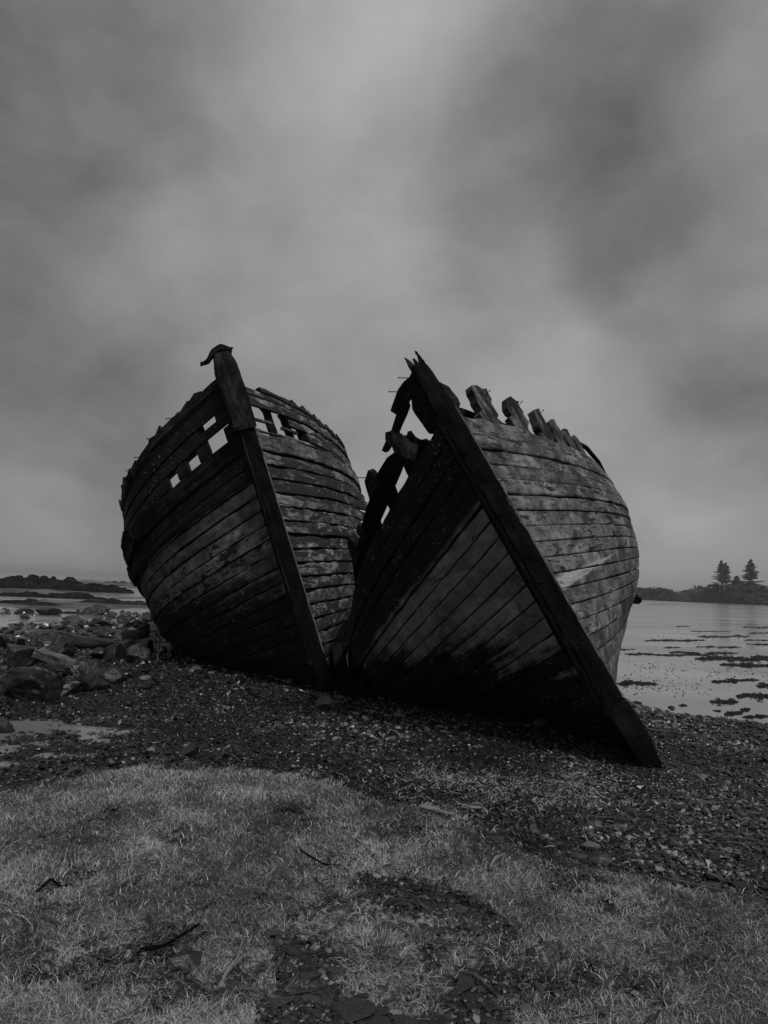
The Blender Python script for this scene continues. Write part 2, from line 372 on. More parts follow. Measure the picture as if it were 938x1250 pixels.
# ------------------------------------------------------------------ the two hulls
PAR = {"R": {"yaw": -0.6899, "heel": -31.227, "trim": -0.7446, "x": 2.4791, "y": 6.7851, "z": 0.0083, "b": 2.2441, "um1": 4.3752, "um0": 0.1007, "p": 2.6189, "Hb": 3.7715, "Hm": 1.7247, "ls": 2.741, "e0": 1.8395, "e1": 3.258, "k": 0.9361, "fl": 0.0056, "tm": 0.2723, "rk": 0.087, "rc": 0.0196, "cp": [0.0083, -0.0072, -0.005, -0.0038, -0.0191, -0.0402, 0.0134, -0.0051, 0.0102, 0.0122, -0.0064, 0.0189, 0.0009, 0.0001, 0.0047, 0.0002, 0.0068, 0.003, 0.0019, 0.003], "cs": [0.0054, 0.0067, 0.0097, 0.017, 0.0395, 0.0054, 0.0064, 0.0078, 0.0058, -0.0327, 0.0056, 0.0071, 0.011, 0.0215, 0.0194, 0.0057, 0.0071, 0.0101, 0.0145, 0.0152]}, "L": {"yaw": 17.5239, "heel": -20.2424, "trim": -1.1362, "x": -0.7196, "y": 10.271, "z": 0.004, "b": 2.0691, "um1": 3.0785, "um0": 0.04, "p": 2.9013, "Hb": 4.6403, "Hm": 2.4311, "ls": 2.794, "e0": 1.6473, "e1": 3.3045, "k": 0.6138, "fl": -0.0711, "tm": 0.238, "rk": 0.124, "rc": -0.0649, "cp": [0.0445, -0.008, 0.0366, 0.0148, -0.0641, 0.0383, -0.0569, 0.0259, 0.0418, 0.041, 0.0116, -0.0073, 0.0118, 0.0223, 0.0252, 0.0063, 0.0025, 0.0092, 0.0154, 0.0182], "cs": [0.004, 0.0025, -0.0002, 0.0163, 0.0051, 0.0063, 0.0043, -0.0199, 0.0444, -0.0322, 0.0111, 0.0194, -0.0313, -0.0148, -0.0189, 0.0069, 0.0043, -0.0123, -0.0128, -0.0142]}}
CU = [0, .1, .22, .38, .6]; CW = [.15, .4, .65, .85, 1.0]; LEN = 10.5
def hull_raw(p, c, u, w):
    wc = np.clip(w, 0, 1)
    um = p['um1']+p['um0']*(1-wc)**1.2
    un = np.minimum(u*LEN/um, 1)
    b_ = p['b']*(1-(1-un)**p['p'])
    aft = np.clip((u*LEN-um)/(LEN-um), 0, 1); b_ = b_*(1-.75*aft**2.2)
    H = p['Hb']-(p['Hb']-p['Hm'])*(1-np.exp(-u*LEN/p['ls']))
    e = p['e0']+(p['e1']-p['e0'])*np.minimum(u*LEN/3.5, 1)
    sec = (1-(1-wc)**e)**p['k']
    tum = 1+p['fl']*(wc-.6)*np.exp(-u*LEN/3)-p['tm']*np.clip(wc-.55, 0, 1)**2*np.minimum(u*LEN/3, 1)
    y = b_*sec*tum; k = 0
    for i in range(1, 5):
        hu = np.interp(u, CU, np.eye(5)[i])
        for j in range(5): y = y*(1+c[k]*hu*np.interp(wc, CW, np.eye(5)[j])); k += 1
    x = u*LEN-p['rk']*(wc+p['rc']*wc*wc)*(1-u)**3
    z = H*wc+np.maximum(w-1, 0)*3.5
    return np.stack([y, x, z], -1)          # local: +X port, +Y aft, +Z up
class Hull:
    def __init__(s, key): s.p = PAR[key]
    def S(s, side, u, w, off=0.0):
        c = s.p['cp'] if side > 0 else s.p['cs']
        u = np.asarray(u, float); w = np.asarray(w, float); u, w = np.broadcast_arrays(u, w)
        P = hull_raw(s.p, c, u, w)
        if np.any(off):
            e = 1e-3; uu = np.maximum(u, .003); ww = np.clip(w, .012, .985)
            du = hull_raw(s.p, c, uu+e, ww)-hull_raw(s.p, c, uu-e, ww); dw = hull_raw(s.p, c, uu, ww+e)-hull_raw(s.p, c, uu, ww-e)
            n = np.cross(dw, du); n /= np.linalg.norm(n, axis=-1, keepdims=True)+1e-12
            n = np.where(n[..., :1] < 0, -n, n)
            P = P+n*np.asarray(off)[..., None] if np.ndim(off) else P+n*off
        P = P.copy(); P[..., 0] = np.maximum(P[..., 0], 0) if not np.ndim(off) and off < 0 else P[..., 0]
        if side < 0: P[..., 0] *= -1
        return P
HW = 3.6
def strake(mb, H, side, w0, w1, u0=.004, u1=1.0, off=0.0, t=.05, seed=0, rough=.0010, ragged=(0, 0), spring=0.0, gap=.0011, butt=True, ridx=None):
    """one plank run as a swept, slightly worn strip; ragged = edge wear (bottom, top) in w"""
    segs = []; a = u0
    rs = random.Random(seed*13+int(side)+5)
    if butt:
        a = u0; nxt = u0+rs.uniform(.1, .42)
        while nxt < u1-.05: segs.append((a, nxt-.0007)); a = nxt; nxt += rs.uniform(.28, .5)
        segs.append((a, u1))
    else: segs = [(u0, u1)]
    for si, (a, b_) in enumerate(segs):
        n = max(5, int((b_-a)*LEN/ .045) if b_ < .4 else int((b_-a)*LEN/.09))
        u = np.linspace(a, b_, n)
        if b_ > .4 and a < .3: u = np.concatenate([np.linspace(a, .3, int((.3-a)*LEN/.045)+2)[:-1], np.linspace(.3, b_, 40)])
        n = len(u); um = u*LEN
        jt = lambda k, f: vn(um*f, seed*3.7+k, 0, 5)
        lo = w0+gap*(1+.5*jt(1, 2.5)+4*np.clip(jt(8, 1.1)-.25, 0, 1))+rough*jt(2, 7)*.7+ragged[0]*np.abs(fbm(um*5, np.full(n, seed*1.3+side), 0, 4, 9))
        hi = w1-gap*(1+.5*jt(3, 2.5)+4*np.clip(jt(9, 1.3)-.25, 0, 1))-rough*jt(4, 7)*.7-ragged[1]*np.abs(fbm(um*5, np.full(n, seed*2.3+side+7), 0, 4, 9))
        hi = np.maximum(hi, lo+.004)
        o = off+.004*vn(um*.9, seed*1.1+si*9.7)+rs.uniform(-.003, .003)
        if spring: o = o+spring*np.clip((u-(b_-.03))/.03, 0, 1)**1.5
        fr = [0, .07, .3, .5, .7, .93, 1]; oo = [-.007, -.0005, .001, .002, .001, -.0005, -.007]
        P = [H.S(side, u, lo+(hi-lo)*f, o+q) for f, q in zip(fr, oo)]
        P += [H.S(side, u, hi, o-t), H.S(side, u, lo, o-t)]
        P = np.stack(P, 1); P[..., 0] = np.where(side*P[..., 0] < .004, side*.004, P[..., 0])
        k = P.shape[1]
        ws = np.concatenate([[lo+(hi-lo)*f for f in fr], [hi, lo]]).T
        uv = np.stack([np.repeat(um[:, None], k, 1)+seed*3.17+si*5.3, ws*HW+seed*1.0], -1)
        uw = np.stack([np.repeat(u[:, None], k, 1), ws], -1)
        i, j = np.meshgrid(np.arange(n-1), np.arange(k), indexing='ij'); j2 = (j+1) % k
        F = np.stack([i*k+j, i*k+j2, (i+1)*k+j2, (i+1)*k+j], -1).reshape(-1, 4)
        if side > 0: F = F[:, ::-1]
        f3 = []
        for e, s_ in ((0, 1), (n-1, -1)):
            for q in range(1, k-1): tri = [e*k, e*k+q, e*k+q+1]; f3.append(tri[::-1] if (s_ > 0) == (side < 0) else tri)
        mb.add(P, F, f3, uv, uw, (ridx if ridx is not None else rs.random()))
def slab(mb, H, side, poly, t=.05, off=0.0, seed=0, jag=.0, step=.006, r=.5):
    """irregular board fragment lying on the hull surface; poly in (u, w)"""
    pts = []
    rs = random.Random(seed)
    for a, b_ in zip(poly, poly[1:]+poly[:1]):
        L = math.hypot((b_[0]-a[0])*LEN, (b_[1]-a[1])*3.6); n = max(1, int(L/(step*LEN)))
        for q in range(n):
            f = q/n; jx = rs.uniform(-jag, jag)*.3 if q else 0; jy = rs.uniform(-jag, jag) if q else 0
            pts.append((max(.0015, a[0]+(b_[0]-a[0])*f+jx), a[1]+(b_[1]-a[1])*f+jy))
    A = np.array(pts); n = len(A)
    tri = tessellate_polygon([[Vector((x*LEN, y*3.6, 0)) for x, y in pts]])
    top = H.S(side, A[:, 0], A[:, 1], np.full(n, off)); bot = H.S(side, A[:, 0], A[:, 1], np.full(n, off-t))
    V = np.concatenate([top, bot]); tri = np.array(tri)
    f4 = [[q, (q+1) % n, n+(q+1) % n, n+q] for q in range(n)]
    uv = np.concatenate([A*[LEN, HW]+[seed*2.1, seed]]*2); uw = np.concatenate([A, A])
    mb.add(V, f4, np.concatenate([tri, tri[:, ::-1]+n]), uv, uw, r)
def beam(mb, pts, widths, depths, up=(0, 0, 1), seed=0, wear=.006, n_per=.12, xdir=None, bev=.16):
    """worn squared timber along a 3D polyline"""
    P = np.array(pts, float); seg = np.linalg.norm(np.diff(P, axis=0), axis=1); s = np.concatenate([[0], np.cumsum(seg)])
    n = max(4, int(s[-1]/n_per)); q = np.linspace(0, s[-1], n)
    C_ = np.stack([np.interp(q, s, P[:, k]) for k in range(3)], 1); Wd = np.interp(q, s, widths); Dp = np.interp(q, s, depths)
    T = np.gradient(C_, axis=0); T /= np.linalg.norm(T, axis=1, keepdims=True)
    X_ = np.cross(T, np.array(up, float)) if xdir is None else np.repeat(np.array([xdir], float), n, 0)
    X_ = X_-T*np.sum(X_*T, 1, keepdims=True); X_ /= np.linalg.norm(X_, axis=1, keepdims=True)+1e-9; Y_ = np.cross(T, X_)
    e = bev; prof = [(-1, -1+e), (-1+e, -1), (0, -1.0), (1-e, -1), (1, -1+e), (1, 0), (1, 1-e), (1-e, 1), (0, 1), (-1+e, 1), (-1, 1-e), (-1, 0)]
    k = len(prof); V = []
    for m_, (a, b_) in enumerate(prof):
        w = 1+0*q
        jx = wear*vn(q*6, m_*2.3+seed*7, 0, 3)+wear*.6*vn(q*19, m_*5.3+seed*7, 0, 4); jy = wear*vn(q*6, m_*3.1+seed*5+50, 0, 3)
        V.append(C_+X_*(a*Wd/2+jx)[:, None]+Y_*(b_*Dp/2+jy)[:, None])
    V = np.stack(V, 1)
    i, j = np.meshgrid(np.arange(n-1), np.arange(k), indexing='ij'); j2 = (j+1) % k
    F = np.stack([i*k+j, (i+1)*k+j, (i+1)*k+j2, i*k+j2], -1).reshape(-1, 4)
    f3 = [[0, x, x+1] for x in range(1, k-1)]+[[(n-1)*k, (n-1)*k+x+1, (n-1)*k+x] for x in range(1, k-1)]
    # rough broken ends
    V[0] += rng.normal(0, wear*1.6, V[0].shape); V[-1] += rng.normal(0, wear*1.6, V[-1].shape)
    uv = np.stack([np.repeat(q[:, None], k, 1), np.repeat(np.arange(k)[None]*.05, n, 0)], -1)
    mb.add(V.reshape(-1, 3), F, f3, uv, None, random.Random(seed).random())

M_TAR = wood_mat('tarred_timber', .004, .014, .6, spec=.05)
M_SIDE = wood_mat('stem_side_timber', .018, .085, .7, spec=.2)
M_DARKW = wood_mat('wet_dark_timber', .008, .05, .75, spec=.08)
M_RIB = wood_mat('weathered_oak', .022, .22, .8, .7, spec=.15, cross=True)
M_IRON = wood_mat('rusty_iron', .006, .03, .6, spec=.1)
M_RAIL = wood_mat('weathered_rail', .012, .12, .8, spec=.15)
M_NAIL = wood_mat('worn_nail', .18, .4, .5)
M_CEIL = wood_mat('inner_planking', .012, .04, .8)
def nail(root, H, side, u, w, L=.05, ang=None, rad=.0035, m=None, dirn=None):
    P = H.S(side, u, w, 0.0); Q = H.S(side, u, w, .05)-H.S(side, u, w, -.05); nrm_ = Q/np.linalg.norm(Q)
    tilt = np.array([random.uniform(-.6, .6), random.uniform(-.3, .3), random.uniform(-.6, .7)])
    d = nrm_+tilt if dirn is None else np.array(dirn, float)
    d /= np.linalg.norm(d)
    a = np.cross(d, [0, 0, 1.]); a /= np.linalg.norm(a); c_ = np.cross(d, a); k = 6; V = []
    for s_, r_ in ((-.03, rad), (L, rad*.9), (L, rad*2.2), (L+.006, rad*2.0)):
        for q in range(k): V.append(P+d*s_+(a*math.cos(q*2*math.pi/k)+c_*math.sin(q*2*math.pi/k))*r_)
    F = [[r_*k+q, r_*k+(q+1) % k, (r_+1)*k+(q+1) % k, (r_+1)*k+q] for r_ in range(3) for q in range(k)]
    mb = MB(); mb.add(V, F, [[3*k, 3*k+q, 3*k+q+1] for q in range(1, k-1)]); mb.build('nail', m or M_NAIL, root)
def root_for(key, name, label):
    p = PAR[key]; o = bpy.data.objects.new(name, None); COL.objects.link(o)
    A = rotz(R(p['yaw'])) @ rotx(R(p['trim'])) @ roty(R(p['heel']))
    o.matrix_world = m4(A, (p['x'], p['y'], p['z'])); o.empty_display_size = .5
    return tag(o, label, 'boat', 'wrecked wooden fishing boats on the beach')
def common(H, root, ribs, ribtop, inner=.78, stemw=.21):
    p = H.p
    # inner skin so that no daylight shows between planks
    for side in (1, -1):
        mb = MB(); u = np.concatenate([np.linspace(.0035, .3, 54), np.linspace(.32, 1, 25)]); w = np.linspace(.0, inner, 24)
        UU, WW = np.meshgrid(u, w, indexing='ij'); P = H.S(side, UU, WW, np.full(UU.shape, -.062)); P2 = H.S(side, UU, WW, np.full(UU.shape, -.085))
        for Q in (P, P2): Q[..., 0] = side*np.maximum(side*Q[..., 0], .002 if Q is P else .0015)
        n, k = UU.shape; i, j = np.meshgrid(np.arange(n-1), np.arange(k-1), indexing='ij')
        F = np.stack([i*k+j, i*k+j+1, (i+1)*k+j+1, (i+1)*k+j], -1).reshape(-1, 4)
        if side > 0: F = F[:, ::-1]
        mb.add(P, F); mb.add(P2, F[:, ::-1]); mb.build('inner_planking', M_CEIL, root)
    # keel, stern post, transom
    kb = MB(); y = np.linspace(.05, LEN, 30); beam(kb, np.stack([0*y, y, 0*y-.09], 1), [.17]*30, [.2]*30, xdir=(1, 0, 0), seed=3); kb.build('keel', M_TAR, root)
    tb = MB(); w = np.linspace(0, 1, 14); a = H.S(1, 1.0, w); c_ = H.S(-1, 1.0, w); k = len(w)
    V = np.concatenate([a, c_, a+[0, .06, 0], c_+[0, .06, 0]])
    F = [[q, q+1, k+q+1, k+q] for q in range(k-1)]+[[2*k+q+1, 2*k+q, 3*k+q, 3*k+q+1] for q in range(k-1)]+[[q+1, q, 2*k+q, 2*k+q+1] for q in range(k-1)]+[[k+q, k+q+1, 3*k+q+1, 3*k+q] for q in range(k-1)]
    tb.add(V, F); tb.build('transom', M_DARKW, root)
    fb = MB(); ws_ = np.linspace(.0, inner+.01, 10); beam(fb, [H.S(1, 0.0, w)*[0, 1, 1]+np.array([0, .07, 0]) for w in ws_], [.13, .15, .18]+[.23]*7, [.19]*10, xdir=(1, 0, 0), seed=44, wear=.004); fb.build('apron', M_TAR, root)
    # frames
    for side in (1, -1):
        for n_, (u, tp, wd) in enumerate(ribs[side]):
            w = np.linspace(.25, tp, 16); uu = np.full(16, u)
            P = H.S(side, uu, w, np.full(16, -.13)); P[:, 0] = side*np.maximum(side*P[:, 0], .05)
            rb = MB(); beam(rb, P, [wd]*16, [.10]*16, xdir=(0, 1, 0), seed=n_+(20 if side > 0 else 60), wear=.012, n_per=.06); rb.build('rib', M_RIB if tp > .99 else M_DARKW, root)

# ---- right-hand boat (nearer) ----
HR = Hull('R')
bR = root_for('R', 'wrecked_boat', 'nearer boat wreck, steeply heeled, rib stubs on its top edge, a pale side stripe')
MR_P = hull_mat('worn_grey_hull_paint', .12, .012, peel=.30, stripe=True, contrast=1.3, blot=.6)
MR_S = hull_mat('grey_paint_tar_and_shade', .20, .008, top=.760, bot=(.30, 1.9, 1.1), peel=.16, contrast=.65, blot=.45)
NS = 21; dW = .985/NS
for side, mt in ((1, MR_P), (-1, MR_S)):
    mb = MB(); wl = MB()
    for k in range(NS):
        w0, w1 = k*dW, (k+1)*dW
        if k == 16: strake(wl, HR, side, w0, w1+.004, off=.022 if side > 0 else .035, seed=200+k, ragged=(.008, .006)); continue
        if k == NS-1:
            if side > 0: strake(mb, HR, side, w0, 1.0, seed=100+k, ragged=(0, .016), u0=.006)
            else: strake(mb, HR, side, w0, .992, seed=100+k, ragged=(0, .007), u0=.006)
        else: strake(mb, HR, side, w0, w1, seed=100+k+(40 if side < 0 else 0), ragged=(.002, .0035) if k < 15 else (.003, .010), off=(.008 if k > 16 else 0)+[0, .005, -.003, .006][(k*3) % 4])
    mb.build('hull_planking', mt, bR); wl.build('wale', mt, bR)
ribsR = {1: [(u, .98, .12) for u in np.arange(.03, .97, .045)], -1: [(u, .96, .13) for u in np.arange(.04, .97, .045)]}
common(HR, bR, ribsR, 1.0, inner=.97)
def stem_pts(H, ws, fwd): return [H.S(1, 0.0, w)*[0, 1, 1]+np.array([0, fwd, 0]) for w in ws]
# stem post
sb = MB(); ws = [.0, .1, .25, .5, .75, .9, 1.0, 1.08, 1.14]
pts = stem_pts(HR, ws, -.06)
beam(sb, pts, [.21, .21, .19, .18, .18, .18, .19, .16, .11], [.26, .26, .25, .25, .25, .25, .26, .22, .12], xdir=(1, 0, 0), seed=4, wear=.011, n_per=.035, bev=.10)
stR = sb.build('stem_post', M_TAR, bR)
def stem_extras(H, stem, w0, w1, n):
    so = MB(); P = [H.S(1, 0.0, w)*[0, 1, 1]+np.array([-.098, -.055, 0]) for w in (w0, .5, w1)]
    beam(so, P, [.022]*3, [.20]*3, xdir=(1, 0, 0), seed=51, wear=.005, n_per=.04); so.build('stem_cheek', M_SIDE, stem)
    for q in range(n):
        if random.random() < .3: continue
        w = w0+(w1-w0)*(q+.5+.3*random.random())/n; c_ = H.S(1, 0.0, w)*[0, 1, 1]+np.array([random.uniform(-.05, .05), -.19, 0])
        b_ = MB(); beam(b_, [c_, c_+[0, -.012, .002]], [.026, .020], [.026, .020], xdir=(1, 0, 0), seed=q, wear=.002, n_per=.01, bev=.45); b_.build('bolt', M_IRON, stem)
random.seed(3); stem_extras(HR, stR, .18, .985, 9)
for q, (dx, dz, L_, w_) in enumerate([(-.05, 0, .16, .05), (.0, .02, .11, .04), (.045, -.02, .20, .035), (-.01, -.05, .05, .09)]):
    sp_ = MB(); b0_ = stem_pts(HR, [1.125], -.06)[0]+np.array([dx, 0, dz]); beam(sp_, [b0_, b0_+[dx*.2, .01, L_*.6], b0_+[dx*.3, .015, L_]], [w_, w_*.8, w_*.2], [.09, .06, .02], xdir=(1, 0, 0), seed=q+5, wear=.006, n_per=.02); sp_.build('splinter', M_DARKW, stR)
gb = MB(); beam(gb, [(0, -.15, -.10), (0, -.17, .02), (0, -.18, .25), (0, -.17, .62)], [.13, .20, .23, .21], [.12, .20, .22, .13], xdir=(1, 0, 0), seed=9, wear=.008, n_per=.05); gb.build('gripe', M_TAR, bR)
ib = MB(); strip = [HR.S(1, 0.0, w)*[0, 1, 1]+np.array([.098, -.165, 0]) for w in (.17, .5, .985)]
beam(ib, strip, [.016]*3, [.030]*3, xdir=(1, 0, 0), seed=12, wear=.002); ib.build('stem_edge_highlight', wood_mat('pale_edge_highlight', .10, .34, .4, 2), stR)  # pale strip on the stem corner: an edge highlight painted as colour
ap = MB()     # apron / knee behind the stem head
slab(ap, HR, -1, [(.0015, 1.15), (.009, 1.150), (.0165, 1.09), (.015, 1.00), (.010, .972), (.0015, .96)], t=.10, off=-.01, seed=2, jag=.002)
slab(ap, HR, 1, [(.0015, 1.12), (.006, 1.115), (.016, 1.095), (.018, 1.06), (.014, .985), (.0015, .985)], t=.10, off=-.01, seed=3, jag=.004)
ap.build('knee', M_DARKW, bR)
cb = MB(); slab(cb, HR, 1, [(.012, 1.07), (.025, 1.072), (.045, 1.062), (.072, 1.058), (.10, 1.05), (.13, 1.045), (.17, 1.035), (.17, 1.005), (.10, 1.01), (.05, 1.018), (.012, 1.018)], t=.07, off=-.20, seed=5, jag=.002); cb.build('beam_shelf', M_DARKW, bR)
# starboard bulwark ruins
def frag(name, side, polys, H, root, m, t=.055, off=0.0, jag=.006, seed=0):
    mb = MB()
    for q, pl_ in enumerate(polys): slab(mb, H, side, pl_, t, off, seed+q, jag, r=random.random())
    return mb.build(name, m, root)
frag('broken_rail', -1, [[(.006, 1.145), (.012, 1.158), (.018, 1.163), (.030, 1.152), (.028, 1.13), (.022, 1.12), (.014, 1.112), (.008, 1.125)],
                         [(.016, 1.13), (.026, 1.13), (.036, 1.118), (.051, 1.114), (.049, 1.098), (.042, 1.094), (.030, 1.098), (.018, 1.105)]], HR, bR, M_DARKW, jag=.004, seed=11)
frag('broken_plank', -1, [[(.040, 1.128), (.034, 1.095), (.024, 1.010), (.032, .99), (.038, 1.03), (.043, 1.115)]], HR, bR, M_RIB, t=.09, off=.03, jag=.006, seed=21)
frag('broken_plank', -1, [[(.0265, 1.065), (.0235, 1.02), (.018, .985), (.022, .985), (.027, 1.01), (.029, 1.06)]], HR, bR, M_DARKW, t=.07, off=.0, jag=.003, seed=22)
frag('bulwark_plank', -1, [[(.041, 1.028), (.042, 1.070), (.050, 1.085), (.058, 1.088), (.067, 1.090), (.072, 1.080), (.080, 1.072), (.090, 1.066), (.100, 1.055), (.113, 1.045), (.122, 1.035), (.146, 1.035), (.165, 1.0), (.165, .965), (.088, .965), (.086, 1.006), (.070, 1.010), (.069, .968), (.060, .968), (.058, 1.018)],
                           [(.022, 1.0), (.041, 1.05), (.042, .975), (.022, .97)]], HR, bR, M_TAR, jag=.003, seed=31)
frag('broken_rib', -1, [[(.068, 1.07), (.070, 1.125), (.078, 1.118), (.083, 1.065)]], HR, bR, M_DARKW, t=.09, jag=.005, seed=41)
frag('broken_rib', -1, [[(.127, 1.02), (.130, 1.088), (.140, 1.080), (.146, 1.02)]], HR, bR, M_DARKW, t=.09, jag=.006, seed=42)
frag('broken_rib', -1, [[(.106, 1.02), (.108, 1.068), (.115, 1.062), (.116, 1.02)]], HR, bR, M_DARKW, t=.09, jag=.006, seed=43)
for q, pl_ in enumerate([[(.021, .985), (.031, 1.10), (.0335, 1.123), (.040, 1.13), (.044, 1.122), (.050, 1.128), (.0485, 1.09), (.0425, .985)],
                      [(.053, .985), (.062, 1.097), (.066, 1.115), (.074, 1.13), (.079, 1.118), (.084, 1.121), (.080, 1.08), (.073, .985)],
                      [(.081, .985), (.098, 1.107), (.106, 1.118), (.113, 1.128), (.110, 1.08), (.101, .985)],
                      [(.107, .985), (.115, 1.08), (.125, 1.10), (.134, 1.107), (.133, 1.07), (.123, .985)],
                      [(.127, .985), (.133, 1.066), (.145, 1.085), (.157, 1.092), (.153, 1.05), (.147, .985)],
                      [(.150, .97), (.159, 1.066), (.170, 1.085), (.180, 1.08), (.178, 1.04), (.172, .97)]]):
    uc = sum(a for a, _ in pl_)/len(pl_); pl_ = [(uc+(a-uc)*.86+.003, b_) for a, b_ in pl_]
    frag('rib', 1, [pl_], HR, bR, M_RIB, t=[.10, .075, .09, .06, .08, .05][q], off=-.012, jag=.010, seed=70+q)
# sprung strip curling up over the port quarter
cr = MB(); cpt = [HR.S(1, u, w, o) for u, w, o in ((.30, .96, .02), (.26, .99, .03), (.235, 1.03, .02), (.215, 1.075, -.02), (.195, 1.115, -.12), (.18, 1.13, -.26))]
beam(cr, cpt, [.05]*6, [.035]*6, seed=15, wear=.004, n_per=.05); cr.build('sprung_rail_strip', M_DARKW, bR)
# projecting bilge timber on the far port side
rb_ = MB(); a0 = HR.S(1, .36, .42, -.1); a1 = HR.S(1, .36, .42, .30)
beam(rb_, [HR.S(1, .40, .36, -.05), HR.S(1, .385, .36, .10), HR.S(1, .37, .355, .17), HR.S(1, .36, .35, .22)], [.15, .15, .14, .09], [.15, .15, .13, .07], seed=18, wear=.01, n_per=.05, bev=.4); rb_.build('rubbing_timber', M_TAR, bR)
random.seed(41)
for _ in range(26): nail(bR, HR, -1, random.uniform(.01, .13), random.uniform(.35, .97), L=random.uniform(.02, .05), rad=.0028)
for _ in range(14): nail(bR, HR, 1, random.uniform(.02, .15), random.uniform(.4, .98), L=random.uniform(.015, .04), rad=.0025)
for u, w in ((.008, 1.148), (.018, 1.155), (.074, 1.115), (.136, 1.08)): nail(bR, HR, -1, u, w, L=.10, rad=.005, m=M_IRON, dirn=(-.9, -.1, .5))
for u, w in ((.046, 1.10), (.080, 1.10), (.109, 1.10)): nail(bR, HR, 1, u, w, L=.07, rad=.004, m=M_IRON, dirn=(.8, .5, .3))

# ---- left-hand boat ----
HL = Hull('L')
bL = root_for('L', 'wrecked_boat', 'farther, more upright boat wreck with square holes in its dark bulwark and hooked stem head')
ML_P = hull_mat('flaking_pale_hull_paint', .20, .020, bot=(.16, .3, .6), peel=.78, contrast=1.25, blot=.5)
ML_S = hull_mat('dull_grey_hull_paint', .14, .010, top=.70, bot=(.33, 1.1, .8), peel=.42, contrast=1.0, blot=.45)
dW = .0455
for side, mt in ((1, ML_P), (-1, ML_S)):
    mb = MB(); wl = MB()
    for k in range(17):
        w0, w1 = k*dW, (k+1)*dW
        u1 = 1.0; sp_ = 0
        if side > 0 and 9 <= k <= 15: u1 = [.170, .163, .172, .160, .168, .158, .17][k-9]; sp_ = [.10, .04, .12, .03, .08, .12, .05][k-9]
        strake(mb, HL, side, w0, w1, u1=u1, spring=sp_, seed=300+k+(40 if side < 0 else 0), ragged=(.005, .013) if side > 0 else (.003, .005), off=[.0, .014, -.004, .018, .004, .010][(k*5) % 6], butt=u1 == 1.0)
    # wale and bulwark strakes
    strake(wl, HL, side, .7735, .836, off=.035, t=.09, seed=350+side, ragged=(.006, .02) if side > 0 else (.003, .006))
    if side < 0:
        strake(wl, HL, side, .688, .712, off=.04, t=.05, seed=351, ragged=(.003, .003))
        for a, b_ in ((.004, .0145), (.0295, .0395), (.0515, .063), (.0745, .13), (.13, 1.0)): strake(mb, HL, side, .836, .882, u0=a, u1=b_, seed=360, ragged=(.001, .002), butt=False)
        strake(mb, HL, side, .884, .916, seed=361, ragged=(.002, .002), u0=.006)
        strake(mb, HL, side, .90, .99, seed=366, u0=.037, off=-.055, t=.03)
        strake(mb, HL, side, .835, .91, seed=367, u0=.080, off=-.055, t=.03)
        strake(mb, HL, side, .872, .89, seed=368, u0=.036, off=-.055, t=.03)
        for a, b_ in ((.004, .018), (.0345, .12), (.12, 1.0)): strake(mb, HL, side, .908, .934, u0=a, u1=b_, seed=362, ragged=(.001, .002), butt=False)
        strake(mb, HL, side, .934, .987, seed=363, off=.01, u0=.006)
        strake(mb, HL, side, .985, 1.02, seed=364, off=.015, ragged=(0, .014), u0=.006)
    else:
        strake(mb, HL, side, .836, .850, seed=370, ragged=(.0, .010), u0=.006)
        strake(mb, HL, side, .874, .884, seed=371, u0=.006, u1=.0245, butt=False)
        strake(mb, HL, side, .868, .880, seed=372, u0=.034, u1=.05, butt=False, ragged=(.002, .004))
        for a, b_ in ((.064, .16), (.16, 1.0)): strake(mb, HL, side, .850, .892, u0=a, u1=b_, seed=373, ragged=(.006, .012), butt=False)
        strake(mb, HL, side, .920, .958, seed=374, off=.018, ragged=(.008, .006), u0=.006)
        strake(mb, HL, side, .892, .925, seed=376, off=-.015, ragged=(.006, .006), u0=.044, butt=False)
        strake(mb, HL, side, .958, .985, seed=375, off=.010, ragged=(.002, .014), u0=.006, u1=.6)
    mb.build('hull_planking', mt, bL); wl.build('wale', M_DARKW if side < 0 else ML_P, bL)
ribsL = {1: [(.029, .95, .14), (.0475, .95, .13), (.066, .95, .13), (.09, .95, .13), (.12, .95, .13)]+[(u, .93, .12) for u in np.arange(.16, .97, .05)],
         -1: [(.0345, .96, .10), (.0575, .96, .11), (.083, .96, .12), (.11, .97, .12)]+[(u, .97, .12) for u in np.arange(.15, .97, .05)]}
common(HL, bL, ribsL, 1.0, inner=.80)
rl = MB(); strake(rl, HL, -1, .995, 1.040, u0=.008, off=.035, t=.14, seed=380, ragged=(.006, .026), butt=True); rl.build('rail', M_RAIL, bL)
rl = MB(); strake(rl, HL, 1, .978, 1.0, u0=.0215, off=.035, t=.10, seed=381, ragged=(.002, .012), butt=True); rl.build('rail', M_RAIL, bL)
rs2 = random.Random(17)
for side, lst in ((-1, [.018, .030, .041, .055, .070, .088, .106, .128, .150, .175, .20]), (1, [.050, .072, .098, .125, .150])):
    for q, u_ in enumerate(lst):
        L_ = rs2.uniform(.008, .026); h_ = rs2.uniform(.010, .032); w_ = 1.02 if side < 0 else .985; sk = rs2.uniform(-.006, .010)
        frag('splintered_board', side, [[(u_, w_-.02), (u_+sk*.4, w_+h_*.5), (u_+sk, w_+h_), (u_+L_*.45+sk, w_+h_*.45), (u_+L_*.7, w_+h_*.8), (u_+L_, w_-.015)]], HL, bL, M_RAIL, t=.05, off=rs2.uniform(.0, .06), jag=.004, seed=500+q)
frag('hanging_board', -1, [[(.150, .80), (.158, .86), (.196, .84), (.200, .79), (.176, .765)]], HL, bL, M_DARKW, t=.05, off=.085, jag=.008, seed=540)
